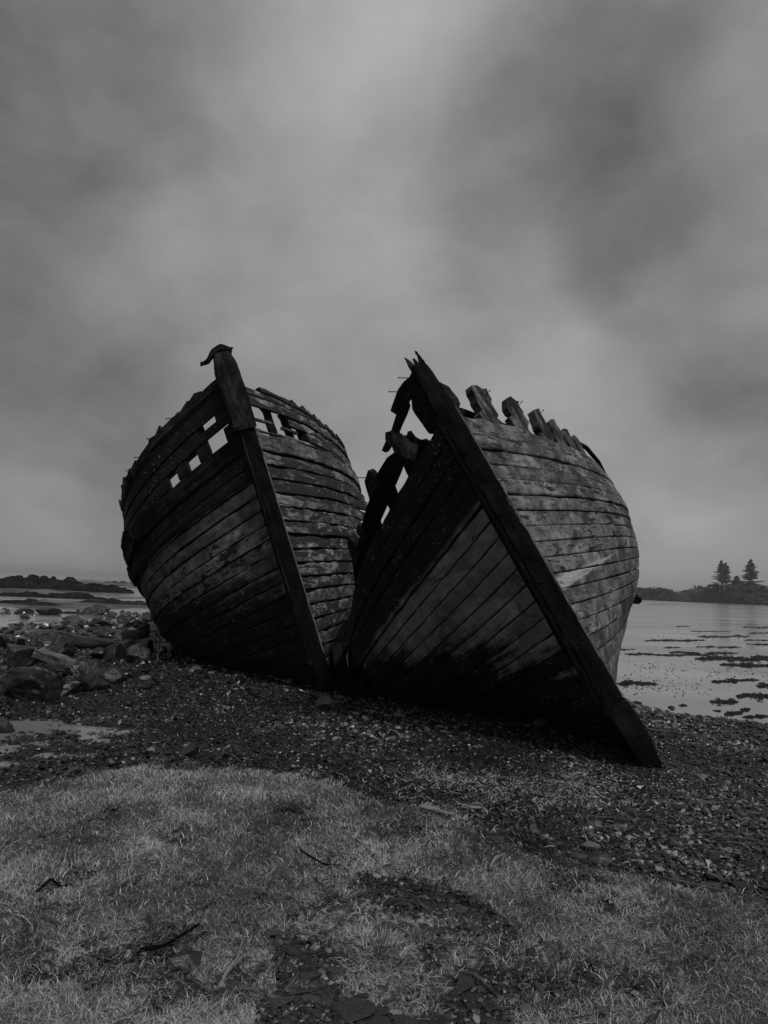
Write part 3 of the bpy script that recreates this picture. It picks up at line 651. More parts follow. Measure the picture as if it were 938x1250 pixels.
frag('hanging_board', -1, [[(.205, .70), (.214, .76), (.245, .73), (.238, .68)]], HL, bL, M_DARKW, t=.05, off=.10, jag=.008, seed=541)
sb = MB(); ws = [.0, .1, .3, .6, .80, .845]
beam(sb, stem_pts(HL, ws, -.05), [.21, .21, .20, .19, .18, .18], [.24]*6, xdir=(1, 0, 0), seed=6, wear=.011, n_per=.035, bev=.10)
stL = sb.build('stem_post', M_TAR, bL)
sh_ = MB(); beam(sh_, [p+np.array([-.03, 0, 0]) for p in stem_pts(HL, [.83, .86, .95, 1.03, 1.055, 1.06, 1.10], -.06)], [.31, .33, .33, .30, .27, .25, .22], [.30, .30, .28, .26, .26, .24, .2], xdir=(1, 0, 0), seed=7, wear=.007, n_per=.04, bev=.06)
hdL = sh_.build('stem_head', M_DARKW, bL)
stem_extras(HL, stL, .10, .84, 9)
hk = MB(); s0 = stem_pts(HL, [1.10], -.08)[0]
beam(hk, [s0+np.array([.12, 0, -.03]), s0+np.array([-.02, 0, .035]), s0+np.array([-.14, 0, 0]), s0+np.array([-.24, -.01, -.10]), s0+np.array([-.33, -.01, -.12])], [.20, .22, .18, .12, .05], [.06, .08, .08, .05, .02], xdir=(0, 1, 0), seed=8, wear=.01, n_per=.03); hk.build('iron_cap', M_IRON, hdL)
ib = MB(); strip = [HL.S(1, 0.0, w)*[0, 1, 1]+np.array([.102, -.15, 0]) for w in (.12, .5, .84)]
beam(ib, strip, [.018]*3, [.035]*3, xdir=(1, 0, 0), seed=13, wear=.002); ib.build('stem_edge_highlight', bpy.data.materials['pale_edge_highlight'], stL)  # same painted edge highlight along this stem's port corner
random.seed(43)
for _ in range(30): nail(bL, HL, -1, random.uniform(.01, .16), random.uniform(.3, 1.0), L=random.uniform(.03, .07), rad=.0035)
for _ in range(16): nail(bL, HL, 1, random.uniform(.01, .12), random.uniform(.4, .95), L=random.uniform(.02, .05), rad=.003)
for u, w in ((.05, 1.03), (.075, 1.03), (.098, 1.02), (.12, 1.02)): nail(bL, HL, -1, u, w, L=.12, rad=.007, m=M_IRON, dirn=(-1, -.1, .15))

# ------------------------------------------------------------------ boulders
def ico(sub):
    me = bpy.data.meshes.new('tmp'); import bmesh
    bm = bmesh.new(); bmesh.ops.create_icosphere(bm, subdivisions=sub, radius=1); bm.to_mesh(me); bm.free()
    V = np.array([v.co[:] for v in me.vertices]); F = np.array([list(p.vertices) for p in me.polygons]); bpy.data.meshes.remove(me); return V, F
IC = {s: ico(s) for s in (1, 2, 3, 4, 5)}
def rock_shape(seed, sub=4, cuts=14, dmin=.45, dmax=.85, rough=.09, ax=(1, 1, 1)):
    r_ = np.random.default_rng(seed); V = IC[sub][0].copy()
    for _ in range(cuts):
        n = r_.normal(size=3)*[1, 1, 1.2]; n /= np.linalg.norm(n); d = r_.uniform(dmin, dmax)
        s = V @ n; V = V-np.maximum(s-d, 0)[:, None]*n*.97
    nn = V/np.linalg.norm(V, axis=1, keepdims=True)
    V = V+nn*(rough*fbm(V[:, 0]*2.2+seed, V[:, 1]*2.2, V[:, 2]*2.2, 5, seed % 50))[:, None]
    V = V+nn*(rough*.5*fbm(V[:, 0]*9+seed, V[:, 1]*9, V[:, 2]*9, 3, seed % 31))[:, None]
    V = V/np.abs(V).max(0)
    return V*np.array(ax), IC[sub][1]
M_ROCK = stone_mat('dark_wet_rock', .010, .055, .38, 2.0)
M_ROCKP = stone_mat('pale_rock', .022, .115, .5, 2.0)
M_STONE = stone_mat('slate_stone', .03, .12, .45, 2.5)
M_STONEP = stone_mat('pale_stone', .16, .34, .6, 2.5)
def rock(name, px, py, wpx, hpx, label, cat, m=None, seed=0, group=None, depth=1.0, rot=0, sink=.25, sub=4, cuts=14, dist=None):
    """rock whose base front touches photo point (px, py): width and height in photo pixels there"""
    m = m or M_ROCK
    gx, gy = at(px, py, 0.0); z = float(ground_z(gx, gy))
    for _ in range(3): gx, gy = at(px, py, z); z = float(ground_z(gx, gy))
    D = gy; w = wpx*D/FPX; h = hpx*D/FPX
    V, F = rock_shape(seed+3, sub, cuts); a = R(rot)
    V = V*[w/2, w/2*depth, h/2/(1-sink)*.98]
    V = V @ rotz(a).T
    V[:, 2] += h/2/(1-sink)*(1-2*sink)
    me = mesh_np(name, V, F, m, smooth=False)
    if sub >= 4: me.shade_smooth() if False else None
    o = link(name, me, None, (gx, gy+w*.35*depth, z))
    return tag(o, label, cat, group)
RL = [
 (30,856,78,40,'broad flat-topped slab at the bottom left edge of the boulder bank',M_ROCK,1.0,8),
 (75,849,52,28,'low dark boulder just right of the broad slab in the bottom of the boulder bank',M_ROCK,1,-10),
 (16,815,60,32,'big dark boulder at the left edge above the broad flat-topped slab',M_ROCK,1,5),
 (104,827,34,24,'angular mid-grey boulder right of the pale squared timber end',M_ROCKP,.9,20),
 (131,831,38,24,'smooth grey boulder at the lower right of the boulder bank',M_ROCKP,1,0),
 (113,842,46,15,'flat pale-topped stone along the lower front edge of the boulder bank',M_ROCKP,.8,-5),
 (137,808,28,24,'block-shaped boulder with a pale top in the middle of the bank',M_ROCKP,1,10),
 (164,810,30,24,'squarish boulder with a grey top nearest the left boat hull',M_ROCKP,1,-15),
 (158,783,42,34,'largest black boulder standing at the top right of the bank beside the left boat',M_ROCK,1,0),
 (115,765,34,11,'low dark humped rock behind the boulder bank',M_ROCK,1,0),
 (125,778,26,15,'rounded dark rock just left of the largest black boulder',M_ROCK,1,0),
 (55,752,32,12,'isolated black boulder lying in the pale tidal pool',M_ROCK,.9,0),
 (112,752,32,14,'pale rounded boulder at the edge of the tidal pool',M_ROCKP,1,0),
 (24,751,26,8,'small low rock left of the isolated black boulder in the pool',M_ROCK,1,0),
 (134,751,16,6,'tiny dark rock just right of the pale rounded boulder',M_ROCK,1,0),
 (87,760,34,9,'flat rock shelf stone below the tidal pool',M_ROCKP,.7,0),
 (98,794,74,18,'long flat ledge stone with a pale wet top across the bank',M_ROCKP,.6,-3),
 (36,823,24,13,'small grey stone in front of the left end of the pale timber',M_ROCKP,1,30),
 (174,820,22,12,'small rounded stone in front of the left boat hull',M_ROCK,1,0),
 (176,829,15,6,'small pale flat stone on the wet gravel near the leaning stick',M_STONEP,1,0),
 (67,804,36,18,'dark rounded boulder behind the pale squared timber',M_ROCK,1,0),
 (116,805,28,14,'dark boulder between the pale timber and the block-shaped boulder',M_ROCK,1,0),
 (47,789,28,14,'dark boulder with a wet sheen at the back left of the bank',M_ROCK,1,0),
 (181,777,22,17,'dark boulder tucked against the side of the left boat',M_ROCK,1,0),
 (86,825,30,18,'dark boulder beneath the right end of the pale squared timber',M_ROCK,1,0),
 (150,797,26,16,'dark boulder behind the two pale-topped blocks',M_ROCK,1,0),
 (6,793,34,18,'dark boulder cut by the left edge at the back of the bank',M_ROCK,1,0),
 (58,832,26,16,'dark wedge-shaped boulder between the broad slab and the grey stones',M_ROCK,1,0),
 (176,797,24,18,'dark rounded boulder against the left boat above the squarish boulder',M_ROCK,1,0),
 (95,783,30,13,'dark rock rising behind the long flat ledge stone',M_ROCK,1,0),
]
for q, (x, y, w, h, lab, mt, dp, rt) in enumerate(RL):
    rock('boulder' if w > 20 else 'stone', x, y, w, h, lab, 'boulder' if w > 20 else 'stone', mt, seed=60+q*7, group='boulders of the bank beside the left boat', depth=dp, rot=rt)
# pale squared timber on the rocks
gx, gy = at(70, 806, .22); mb = MB()
a_ = np.array([*at(47, 797, .40), .40]); c_ = np.array([*at(96, 813, .33), .33])
beam(mb, [a_, (a_+c_)/2, c_], [.16, .16, .10], [.12, .12, .09], seed=77, wear=.012, n_per=.05)
tag(mb.build('driftwood_timber', wood_mat('bleached_timber', .10, .26, .75)), 'pale squared timber lying slantwise on the boulders left of the boats', 'driftwood')
# tidal outcrops far left
M_OUT = stone_mat('weedy_outcrop_rock', .012, .05, .8, .5, spec=.15)
def outcrop(px, py, wpx, hpx, label, seed, m=M_OUT, depth=.35, dist=None):
    gx, gy = at(px, py, -.05); w = wpx*gy/FPX; h = hpx*gy/FPX
    n, k = 90, 26; u = np.linspace(-1, 1, n); v = np.linspace(-1, 1, k); UU, VV = np.meshgrid(u, v, indexing='ij')
    env = np.clip(1-np.abs(UU)**2.5, 0, 1)*np.clip(1-np.abs(VV)**2, 0, 1)
    st = .55+.55*fbm(UU*4+seed, VV*2, 0, 5, seed); st = np.floor(st*5)/5*.6+st*.4
    Z_ = h*env**.5*np.clip(st, .15, 1.3)+h*.10*fbm(UU*14, VV*6, 0, 4, seed+3)-.12*h*(env < .05)-.05
    V = np.stack([UU*w/2, VV*w/2*depth, Z_], -1).reshape(-1, 3)
    i, j = np.meshgrid(np.arange(n-1), np.arange(k-1), indexing='ij')
    F = np.stack([i*k+j, (i+1)*k+j, (i+1)*k+j+1, i*k+j+1], -1).reshape(-1, 4)
    tag(link('rock_outcrop', mesh_np('rock_outcrop', V, F, m), None, (gx, gy+w/2*depth*.5, WZ)), label, 'rock outcrop', 'low rock outcrops on the tidal flats')
outcrop(48, 719, 130, 22, 'highest rock outcrop on the skyline at the far left', 3, depth=.3)
outcrop(115, 722, 90, 13, 'long low outcrop sloping down right of the skyline ridge', 5, depth=.3)
outcrop(60, 729, 150, 11, 'middle band of rock in front of the skyline ridge', 7, depth=.25)
outcrop(150, 737, 120, 8, 'low rock band running behind the left boat', 9, depth=.25)
outcrop(20, 737, 110, 10, 'dark rock shelf at the left edge just beyond the tidal pool', 11, depth=.25)
outcrop(150, 712, 50, 4, 'thin dark reef on the sea horizon beside the left boat', 13, depth=.25)
outcrop(95, 748, 70, 6, 'small low reef touching the pale rounded boulder', 17, depth=.3)

# ------------------------------------------------------------------ headland across the bay
m_far, t, b = newmat('far_scrub')
gp_ = N(t, 'ShaderNodeNewGeometry').outputs['Position']
t.links.new(ramp(t, noise(t, gp_, .25, 5, .7), [(.35, .02), (.7, .06)]), b.inputs['Base Color']); b.inputs['Roughness'].default_value = .9
DH = 480
prof = [(640,716,DH+120),(700,713,DH+120),(760,714,DH+100),(783,714,DH+80),(805,713.5,DH+60),(822,716,DH+50),(834,718,DH+40),(842,714.5,DH+30),(862,711.5,DH+20),(880,711,DH),(900,713,DH),(938,713,DH),(1000,712,DH-20),(1150,716,DH-40),(1400,722,DH-60)]
top = [atdist(x, y, d) for x, y, d in prof]
xs = np.array([p[0] for p in top]); ys = np.array([p[1] for p in top]); zs = np.array([p[2] for p in top])
n = 300; k = 16; q = np.linspace(0, 1, n); X0 = xs[0]+(xs[-1]-xs[0])*q; Y0 = np.interp(X0, xs, ys); Z0 = np.interp(X0, xs, zs)
v = np.linspace(0, 1, k); PR = np.sin(v*np.pi)**.6
Vx = np.repeat(X0[:, None], k, 1); Vy = Y0[:, None]+(v[None]-.4)*70
Vz = (Z0[:, None]*.72+.4)*PR[None]+1.0*fbm(Vx*.05, Vy*.06, 0, 4, 4)*PR[None]-.9
V = np.stack([Vx, Vy, Vz], -1).reshape(-1, 3); i, j = np.meshgrid(np.arange(n-1), np.arange(k-1), indexing='ij')
F = np.stack([i*k+j, (i+1)*k+j, (i+1)*k+j+1, i*k+j+1], -1).reshape(-1, 4)
tag(link('headland', mesh_np('headland', V, F, m_far, smooth=True)), kind='structure')
# scrub wood on the headland: many leaf clumps
def leafcloud(centres, radii, per, size, seed):
    r_ = np.random.default_rng(seed); V = []; n = 0
    for (c, r) in zip(centres, radii):
        d = r_.normal(size=(per, 3)); d /= np.linalg.norm(d, axis=1, keepdims=True); p = c+d*r*(r_.random((per, 1))**.4)
        a = r_.normal(size=(per, 3)); a /= np.linalg.norm(a, axis=1, keepdims=True); b_ = np.cross(a, d); b_ /= np.linalg.norm(b_, axis=1, keepdims=True)+1e-9
        s = size*r_.uniform(.5, 1.4, (per, 1)); V.append(np.stack([p-a*s, p+b_*s, p+a*s, p-b_*s*.8], 1))
    V = np.concatenate(V).reshape(-1, 3); return V, np.arange(len(V)).reshape(-1, 4)
cs, rs_ = [], []
r_ = np.random.default_rng(5)
for _ in range(3800):
    x = r_.uniform(xs[0], xs[-1]); yy = np.interp(x, xs, ys)+r_.uniform(-30, 14); zt = np.interp(x, xs, zs); dens = 1
    h = max(.6, (zt+.5)*r_.uniform(.05, 1.0)*min(1, (yy-np.interp(x, xs, ys)+34)/18)*(.85+.15*math.sin(x*.11)+.1*math.sin(x*.31))); rad = r_.uniform(.8, 2.2)
    cs.append(np.array([x, yy, h-rad*.7])); rs_.append(np.array([rad*2.0, rad*1.4, rad]))
V, F = leafcloud(cs, rs_, 90, .45, 6)
m_leaf, t, b = newmat('dark_foliage'); oc_ = N(t, 'ShaderNodeNewGeometry').outputs['Position']
t.links.new(ramp(t, noise(t, oc_, .5, 4, .7), [(.35, .03), (.7, .075)]), b.inputs['Base Color']); b.inputs['Roughness'].default_value = .8
tag(link('headland_scrub', mesh_np('headland_scrub', V, F, m_leaf)), 'dark scrub woodland covering the far headland', 'woodland', kind='stuff')
def conifer(px, ptop, pbase, wpx, label, seed, D=DH-4, lean=0):
    base = atdist(px, pbase, D); base[2] -= 1.6; tp = atdist(px, ptop, D); H_ = tp[2]-base[2]; W_ = wpx*D/FPX/2
    root = bpy.data.objects.new('conifer_tree', None); COL.objects.link(root); root.location = base; tag(root, label, 'tree', 'conifers on the far headland')
    mb = MB(); beam(mb, [(0, 0, -1.5), (0, 0, H_*.5), (0, 0, H_*.97)], [.6, .35, .05], [.6, .35, .05], up=(0, 1, 0), seed=seed, n_per=1.0); mb.build('trunk', M_DARKW, root)
    r_ = np.random.default_rng(seed); cs, rs_ = [], []
    for k in range(150):
        f = r_.random()**.8; a = r_.uniform(0, 6.28); L = W_*(1-f)**.75*r_.uniform(.5, 1.08)+.12
        z = H_*(.08+.92*f)
        for s in (.3, .6, .9): L = L*(1+.25*math.sin(seed*3+k*1.7)) if s == .3 else L; cs.append(np.array([math.cos(a)*L*s, math.sin(a)*L*s, z+L*s*.10-(1-s)*.2])); rs_.append(np.array([.26*L+.18, .26*L+.18, .28]))
    V, F = leafcloud(cs, rs_, 40, .24, seed+1)
    link('crown', mesh_np('crown', V, F, m_leaf), root)
conifer(881, 684, 712, 20, 'dense pointed conifer on the far headland, the left one of the tall pair', 3)
conifer(886.5, 687, 712, 17, 'slimmer conifer crowding the right side of the dense left-hand one on the headland', 8, D=DH)
conifer(917, 683, 714, 27, 'tall open-branched conifer on the far headland nearest the right edge of the photo', 5)
conifer(900, 703, 713, 15, 'small bushy tree between the tall conifers on the headland', 6)

# ------------------------------------------------------------------ floating weed on the bay
def blobs(cx, cy, cz, size, seed, aniso=2.5, thick=.012, k=7):
    """flat irregular lumps: arrays of centres and sizes -> one mesh"""
    r_ = np.random.default_rng(seed); n = len(cx); a = np.linspace(0, 2*np.pi, k, endpoint=False)[None]+r_.uniform(0, 1, (n, 1))
    rad = size[:, None]*r_.uniform(.45, 1.2, (n, k)); x = cx[:, None]+np.cos(a)*rad*aniso; y = cy[:, None]+np.sin(a)*rad
    z0 = np.repeat(cz[:, None], k, 1)-.01; ring = np.stack([x, y, z0], -1); cen = np.stack([cx, cy, cz+thick*r_.uniform(.6, 1.6, n)], -1)[:, None]
    inner = np.stack([cx[:, None]+np.cos(a)*rad*aniso*.6, cy[:, None]+np.sin(a)*rad*.6, np.repeat((cz+thick)[:, None], k, 1)*1.0+r_.uniform(-.3, .3, (n, k))*thick], -1)
    V = np.concatenate([ring, inner, cen], 1); b0 = np.arange(n)[:, None]*(2*k+1); f4 = []; f3 = []
    for q in range(k):
        q2 = (q+1) % k
        f4.append(np.concatenate([b0+q, b0+q2, b0+k+q2, b0+k+q], 1)); f3.append(np.concatenate([b0+k+q, b0+k+q2, b0+2*k], 1))
    return V.reshape(-1, 3), np.concatenate(f4), np.concatenate(f3)
m_weed, t, b = newmat('wet_weed'); oc_ = N(t, 'ShaderNodeNewGeometry').outputs['Position']
t.links.new(ramp(t, noise(t, oc_, 8, 5, .7), [(.3, .006), (.7, .030)]), b.inputs['Base Color']); b.inputs['Roughness'].default_value = .7; b.inputs['Specular IOR Level'].default_value = .1
r_ = np.random.default_rng(12); cx, cy, sz_ = [], [], []
MATS = [(790,920,737.5,1.2,1.0),(826,842,764.5,1.2,1),(842,892,771,.9,.7),(788,860,782,2.0,1.0),(852,915,777,2.0,.9),(908,960,766,1.6,1),(915,960,773,1.4,.9),(910,960,782,1.6,.8),(812,830,791,1.5,.8),(850,905,790,1.5,.8),(765,803,799,1.8,1.0),(800,875,800,2,.8),(818,854,797,1.8,1),(862,900,797,2,1),(912,960,787,1.6,.8),(850,960,804,4.5,1.0),(880,960,812,4.0,.9),(757,775,793,1.5,.6),(755,800,834,3.5,1.2),(890,925,830,2.6,.9),(870,900,833,4,.5),(925,960,838,5,.6),(770,782,859,2.6,1.1),(868,900,857,4,.6),(900,940,850,5,.6),(830,838,861,1.8,.8),(872,880,868,1.5,.8),(886,905,871,4,.9),(905,915,866,3,.9),(908,938,875,3,.6),(760,850,815,12,.05),(760,870,838,18,.05),(860,960,822,12,.07),(765,938,775,14,.03)]
for x0, x1, yc, thk, dn in MATS:
    n = int((x1-x0)*thk*dn*2.6*(1 if thk < 8 else .5)); n = min(n, 1800)
    X_ = r_.uniform(x0, x1, n); e = np.clip(1-np.abs((X_-(x0+x1)/2)/((x1-x0)/2))**3, 0, 1)**.5 if thk < 8 else 1
    Y_ = yc+r_.normal(0, .38, n)*thk*e*(1+.5*vn(X_*.15, yc))+1.2*vn(X_*.07, yc+5)*min(1, thk*.3)
    for a, b_ in zip(X_, Y_):
        gx, gy = at(a, b_, WZ)
        if gy < 9.0 or gy > 600: continue
        s = r_.uniform(.3, 1.0)*(1.4 if thk < 8 else .6)*gy/FPX
        cx.append(gx); cy.append(gy); sz_.append(s)
cx, cy, sz_ = map(np.array, (cx, cy, sz_))
V, F4, F3 = blobs(cx, cy, np.full(len(cx), WZ), sz_, 3, aniso=2.8, thick=.009)
V[:, 1] = V[:, 1]+0
tag(link('floating_seaweed', mesh_np('floating_seaweed', V, [F4, F3], m_weed)), 'dark mats of seaweed lying in streaks on the calm bay', 'seaweed', kind='stuff')

# ------------------------------------------------------------------ shingle
def scatter_stones(name, x, y, size, seed, mat, sub=1, sink=.35, var=14, flat=(.28, .6), up=0.0):
    r_ = np.random.default_rng(seed); shapes = [rock_shape(seed*9+q, sub, 9, .5, .85, .10)[0] for q in range(var)]; F = IC[sub][1]
    n = len(x); z = ground_z(x, y); nv = len(shapes[0]); Vs = np.empty((n, nv, 3)); idx = r_.integers(0, var, n)
    sh = np.stack(shapes)[idx]
    ax = np.stack([r_.uniform(.7, 1.25, n), r_.uniform(.55, 1.0, n), r_.uniform(*flat, n)], 1)*size[:, None]
    sh = sh*ax[:, None]
    a = r_.uniform(0, 6.28, n); tx = r_.normal(0, .28, n); ty = r_.normal(0, .28, n)
    cx_, sx_ = np.cos(tx), np.sin(tx); cy_, sy_ = np.cos(ty), np.sin(ty); ca, sa = np.cos(a), np.sin(a)
    X_, Y_, Z_ = sh[..., 0], sh[..., 1], sh[..., 2]
    Y_, Z_ = Y_*cx_[:, None]-Z_*sx_[:, None], Y_*sx_[:, None]+Z_*cx_[:, None]
    X_, Z_ = X_*cy_[:, None]+Z_*sy_[:, None], -X_*sy_[:, None]+Z_*cy_[:, None]
    X_, Y_ = X_*ca[:, None]-Y_*sa[:, None], X_*sa[:, None]+Y_*ca[:, None]
    zc = z+ax[:, 2]*(1-2*sink)+up*r_.random(n)
    V = np.stack([X_+x[:, None], Y_+y[:, None], Z_+zc[:, None]], -1).reshape(-1, 3)
    FF = (F[None]+(np.arange(n)*nv)[:, None, None]).reshape(-1, 3)
    return mesh_np(name, V, FF, mat, None, {'rnd': np.repeat(np.clip(r_.random(n)*(.62+.55*fbm(x*1.1, y*.9, 0, 4, 61)), 0, 1)**1.0, nv)})
M_SH = stone_mat('shingle', .006, .052, .26, 4.0, usernd=True, spec=.7)
r_ = np.random.default_rng(31)
def polar(n, y0, y1, a0, a1, pw=1.0):
    q = r_.random(n); rr_ = y0*(y1/y0)**(q**pw); t_ = np.radians(r_.uniform(a0, a1, n)); return np.sin(t_)*rr_, np.cos(t_)*rr_
x, y = polar(95000, 2.6, 13.5, -44, 46, .75)
g = grass_amt(x, y); xb = np.interp(y, XB_Y, XB_X)
keep = (g < .3) & (x < xb+.35) & ~((x < -3.0) & (y > 8.5) & (r_.random(len(x)) < .3))
hol = np.exp(-((x+3.6)/1.6)**2-((y-7.0)/1.9)**2)
keep &= r_.random(len(x)) > hol*.72
keep &= ~inpoly(x, y, BARE)
x, y = x[keep], y[keep]; size = (.009+.022*r_.random(len(x))**2.2*(1+.9*fbm(x*.9, y*.9, 0, 3, 66)))*np.clip(np.hypot(x, y)/6, .75, 1.5); size = np.where(r_.random(len(x)) < .012, size+.02+.03*r_.random(len(x)), size)
tag(link('shingle', scatter_stones('shingle', x, y, size, 5, M_SH, sub=1, up=.008)), 'small dark slaty pebbles covering the beach', 'shingle', kind='stuff')
x, y = polar(5200, 9.5, 34, -34, 2, .8); kp = (x < -.2) & (x > -.62*y) & (r_.random(len(x)) < .35+.9*fbm(x*.5, y*.25, 0, 3, 55)); x, y = x[kp], y[kp]
size = (.03+.10*r_.random(len(x))**3)*np.clip(y/13, .8, 2.0)
tag(link('cobbles', scatter_stones('cobbles', x, y, size, 15, M_SH, sub=2, var=16, flat=(.35, .8))), 'scattered dark cobbles on the wet flats behind the boulder bank', 'cobbles', kind='stuff')
# fine gravel in the bare patch
bx = np.array(BARE); x = r_.uniform(bx[:, 0].min(), bx[:, 0].max(), 9000); y = r_.uniform(bx[:, 1].min(), bx[:, 1].max(), 9000)
kp = inpoly(x, y, BARE) & (np.hypot(x-TUFT[0], y-TUFT[1]) > .12); x, y = x[kp], y[kp]
tag(link('gravel', scatter_stones('gravel', x, y, .006+.018*r_.random(len(x))**2, 8, M_SH, sub=1)), 'dark gravel filling the bare patch in the foreground turf', 'gravel', kind='stuff')
# individual slates in the bare patch
shp = [mesh_np('slate_stone', rock_shape(900+q, 3, 9, .35, .75, .12)[0], IC[3][1], M_STONE) for q in range(7)]
shpp = [mesh_np('pale_stone', rock_shape(950+q, 3, 11, .45, .8, .06)[0], IC[3][1], M_STONEP) for q in range(3)]
def stone(px, py, wpx, label, pale=False, group=None, hfac=.35, tilt=.12, q=0, rot=None, lift=.3):
    if wpx > 27 and hfac < .5: hfac, lift = .2, .5
    gx, gy = at(px, py, 0); z = float(ground_z(gx, gy)); gx, gy = at(px, py, z); w = wpx*math.hypot(gy, 1.5)/FPX/2
    o = link('stone', (shpp if pale else shp)[q % (3 if pale else 7)], None, (gx, gy, z+w*hfac*lift)); o.scale = (w, w*random.uniform(.65, .9), w*hfac)
    o.rotation_euler = (random.uniform(-tilt, tilt), random.uniform(-tilt, tilt), random.uniform(-.6, .6) if rot is None else rot)
    return tag(o, label, 'stone', group)
random.seed(9)
NAMED = [(363,1222,34,'broad flat slate near the bottom left of the bare patch',0),(398,1219,32,'flat slate just right of the broad one at the bottom left of the bare patch',0),
 (425,1240,56,'largest smooth slate at the bottom centre edge of the photo',0),(470,1210,20,'small squarish slate below the grass tuft',0),(441,1225,24,'long narrow slate standing beside the largest smooth one',0),
 (566,1207,26,'five-sided dark slate on the right side of the bare patch',0),(587,1157,17,'pale grey rounded stone at the right of the bare patch',1),(482,1240,15,'pale pointed stone at the bottom edge of the photo',1),
 (375,1190,28,'flat slate below the dead grass sprig',0),(413,1172,22,'leaning dark slate left of the grass tuft',0),(497,1134,22,'light-edged slate above the grass tuft',0),(471,1138,26,'dark slate just behind the grass tuft',0),
 (502,1150,18,'squarish slate at the upper right of the grass tuft',0),(428,1130,20,'dark slate at the upper left of the grass tuft',0),(530,1213,22,'dark slate between the tuft and the five-sided slate',0),
 (517,1132,6,'tiny white pebble above the grass tuft',1),(538,1157,5,'tiny white pebble right of the grass tuft',1),(545,1219,7,'small white pebble at the lower right of the bare patch',1),
 (540,1172,14,'small grey stone right of the grass tuft',0),(527,1036,30,'flat grey slate sunk in the turf above the bare patch',0),(604,1027,22,'dark slate at the edge of the turf and shingle',0),
 (663,889,26,'triangular grey rock propped against the hull of the right boat',0),(463,891,11,'white stone on the shingle between the two boats',1),(580,913,9,'white pebble on the shingle below the right boat, left one of two',1),
 (650,922,9,'white pebble on the shingle below the right boat, right one of two',1),(228,917,12,'pale stone beside the black rock on the left shingle',1),(229,926,24,'black rock on the left shingle beneath the pale stone',0),
 (722,1036,22,'pale flat stone among the shingle right of the turf tongue',1),(708,1050,26,'flat grey slate below the pale flat stone on the shingle',0),(783,1038,7,'tiny white pebble on the right-hand shingle',1),
 (800,1052,20,'smooth grey stone on the shingle above the right-hand turf',0),(850,982,18,'smooth grey stone low on the right-hand shingle',0),(820,868,9,'dark round stone standing at the edge of the bay',0),
 (910,1098,10,'white pebble near the right edge above the turf',1),(905,1085,24,'grey slate near the right edge above the turf',0),(400,868,34,'seaweed-dark boulder at the foot of the left boat stem',0),
 (5,893,26,'dark round boulder cut by the left edge beside the wet gravel',0),(50,1022,12,'dark pebble on the turf at the far left',0),(690,876,16,'small dark stone in the shade below the right boat',0)]
for q, (x, y, w, lab, pale) in enumerate(NAMED):
    tri = 'triangular' in lab; bb = 'boulder' in lab or 'black rock' in lab or 'round stone' in lab
    stone(x, y, w, lab, bool(pale), q=q, hfac=.8 if bb or tri else .38, lift=.7 if bb or tri else .8, tilt=.4 if tri else .15)
placed = [(x, y) for x, y, *_ in NAMED]
for q in range(900):
    x_, y_ = random.uniform(335, 640), random.uniform(1092, 1300); gx, gy = at(x_, y_)
    if not inpoly(np.array(gx), np.array(gy), BARE) or math.hypot(gx-TUFT[0], gy-TUFT[1]) < .2: continue
    w = random.choice([11, 14, 17, 20, 24, 28])*(1+(y_-1090)/300)
    if any(math.hypot(x_-a, (y_-b_)*1.5) < w*.6 for a, b_ in placed): continue
    placed.append((x_, y_)); stone(x_, y_, w, 'dark slate lying among the gravel of the bare foreground patch', group='dark slates in the bare foreground patch', q=q, lift=.7)
    if len(placed) > 125: break

# ------------------------------------------------------------------ wrack, straw
def ribbons(n, x, y, length, width, seed, lift=.012, curl=3.0, seg=7, up=None):
    r_ = np.random.default_rng(seed); a = r_.uniform(0, 6.28, n); P = np.stack([x, y], 1); V = np.empty((n, seg+1, 2, 3)); kk = r_.normal(0, curl, n)
    ph = r_.uniform(0, 6.28, n)
    for s in range(seg+1):
        w = width*(np.sin((s+.4)/(seg+.8)*np.pi)**.5)
        dx, dy = np.cos(a), np.sin(a); z = ground_z(P[:, 0], P[:, 1])+lift*(1+.6*np.sin(s*.7+ph))
        tw = .3*np.sin(s*.9+ph*2)
        V[:, s, 0] = np.stack([P[:, 0]-dy*w, P[:, 1]+dx*w, z+w*tw], 1); V[:, s, 1] = np.stack([P[:, 0]+dy*w, P[:, 1]-dx*w, z-w*tw*.6], 1)
        P = P+np.stack([dx, dy], 1)*(length/seg)[:, None]; a = a+kk/seg+r_.normal(0, .25, n)
    nv = (seg+1)*2; b0 = (np.arange(n)*nv)[:, None]
    F = np.concatenate([np.concatenate([b0+2*s, b0+2*s+2, b0+2*s+3, b0+2*s+1], 1) for s in range(seg)])
    return V.reshape(-1, 3), F, np.repeat(r_.random(n), nv)
m_kelp, t, b = newmat('wet_wrack'); rn = attr(t, 'rnd')
t.links.new(ramp(t, rn, [(0, .008), (.7, .03), (1, .09)]), b.inputs['Base Color']); b.inputs['Roughness'].default_value = .33
def cloudpts(items, seed):
    r_ = np.random.default_rng(seed); xs_, ys_ = [], []
    for px, py, wx, wy, n in items:
        X_ = px+r_.normal(0, wx, n); Y_ = py+r_.normal(0, wy, n)
        d = np.array([at(a, b_) for a, b_ in zip(X_, Y_)]); xs_.append(d[:, 0]); ys_.append(d[:, 1])
    return np.concatenate(xs_), np.concatenate(ys_)
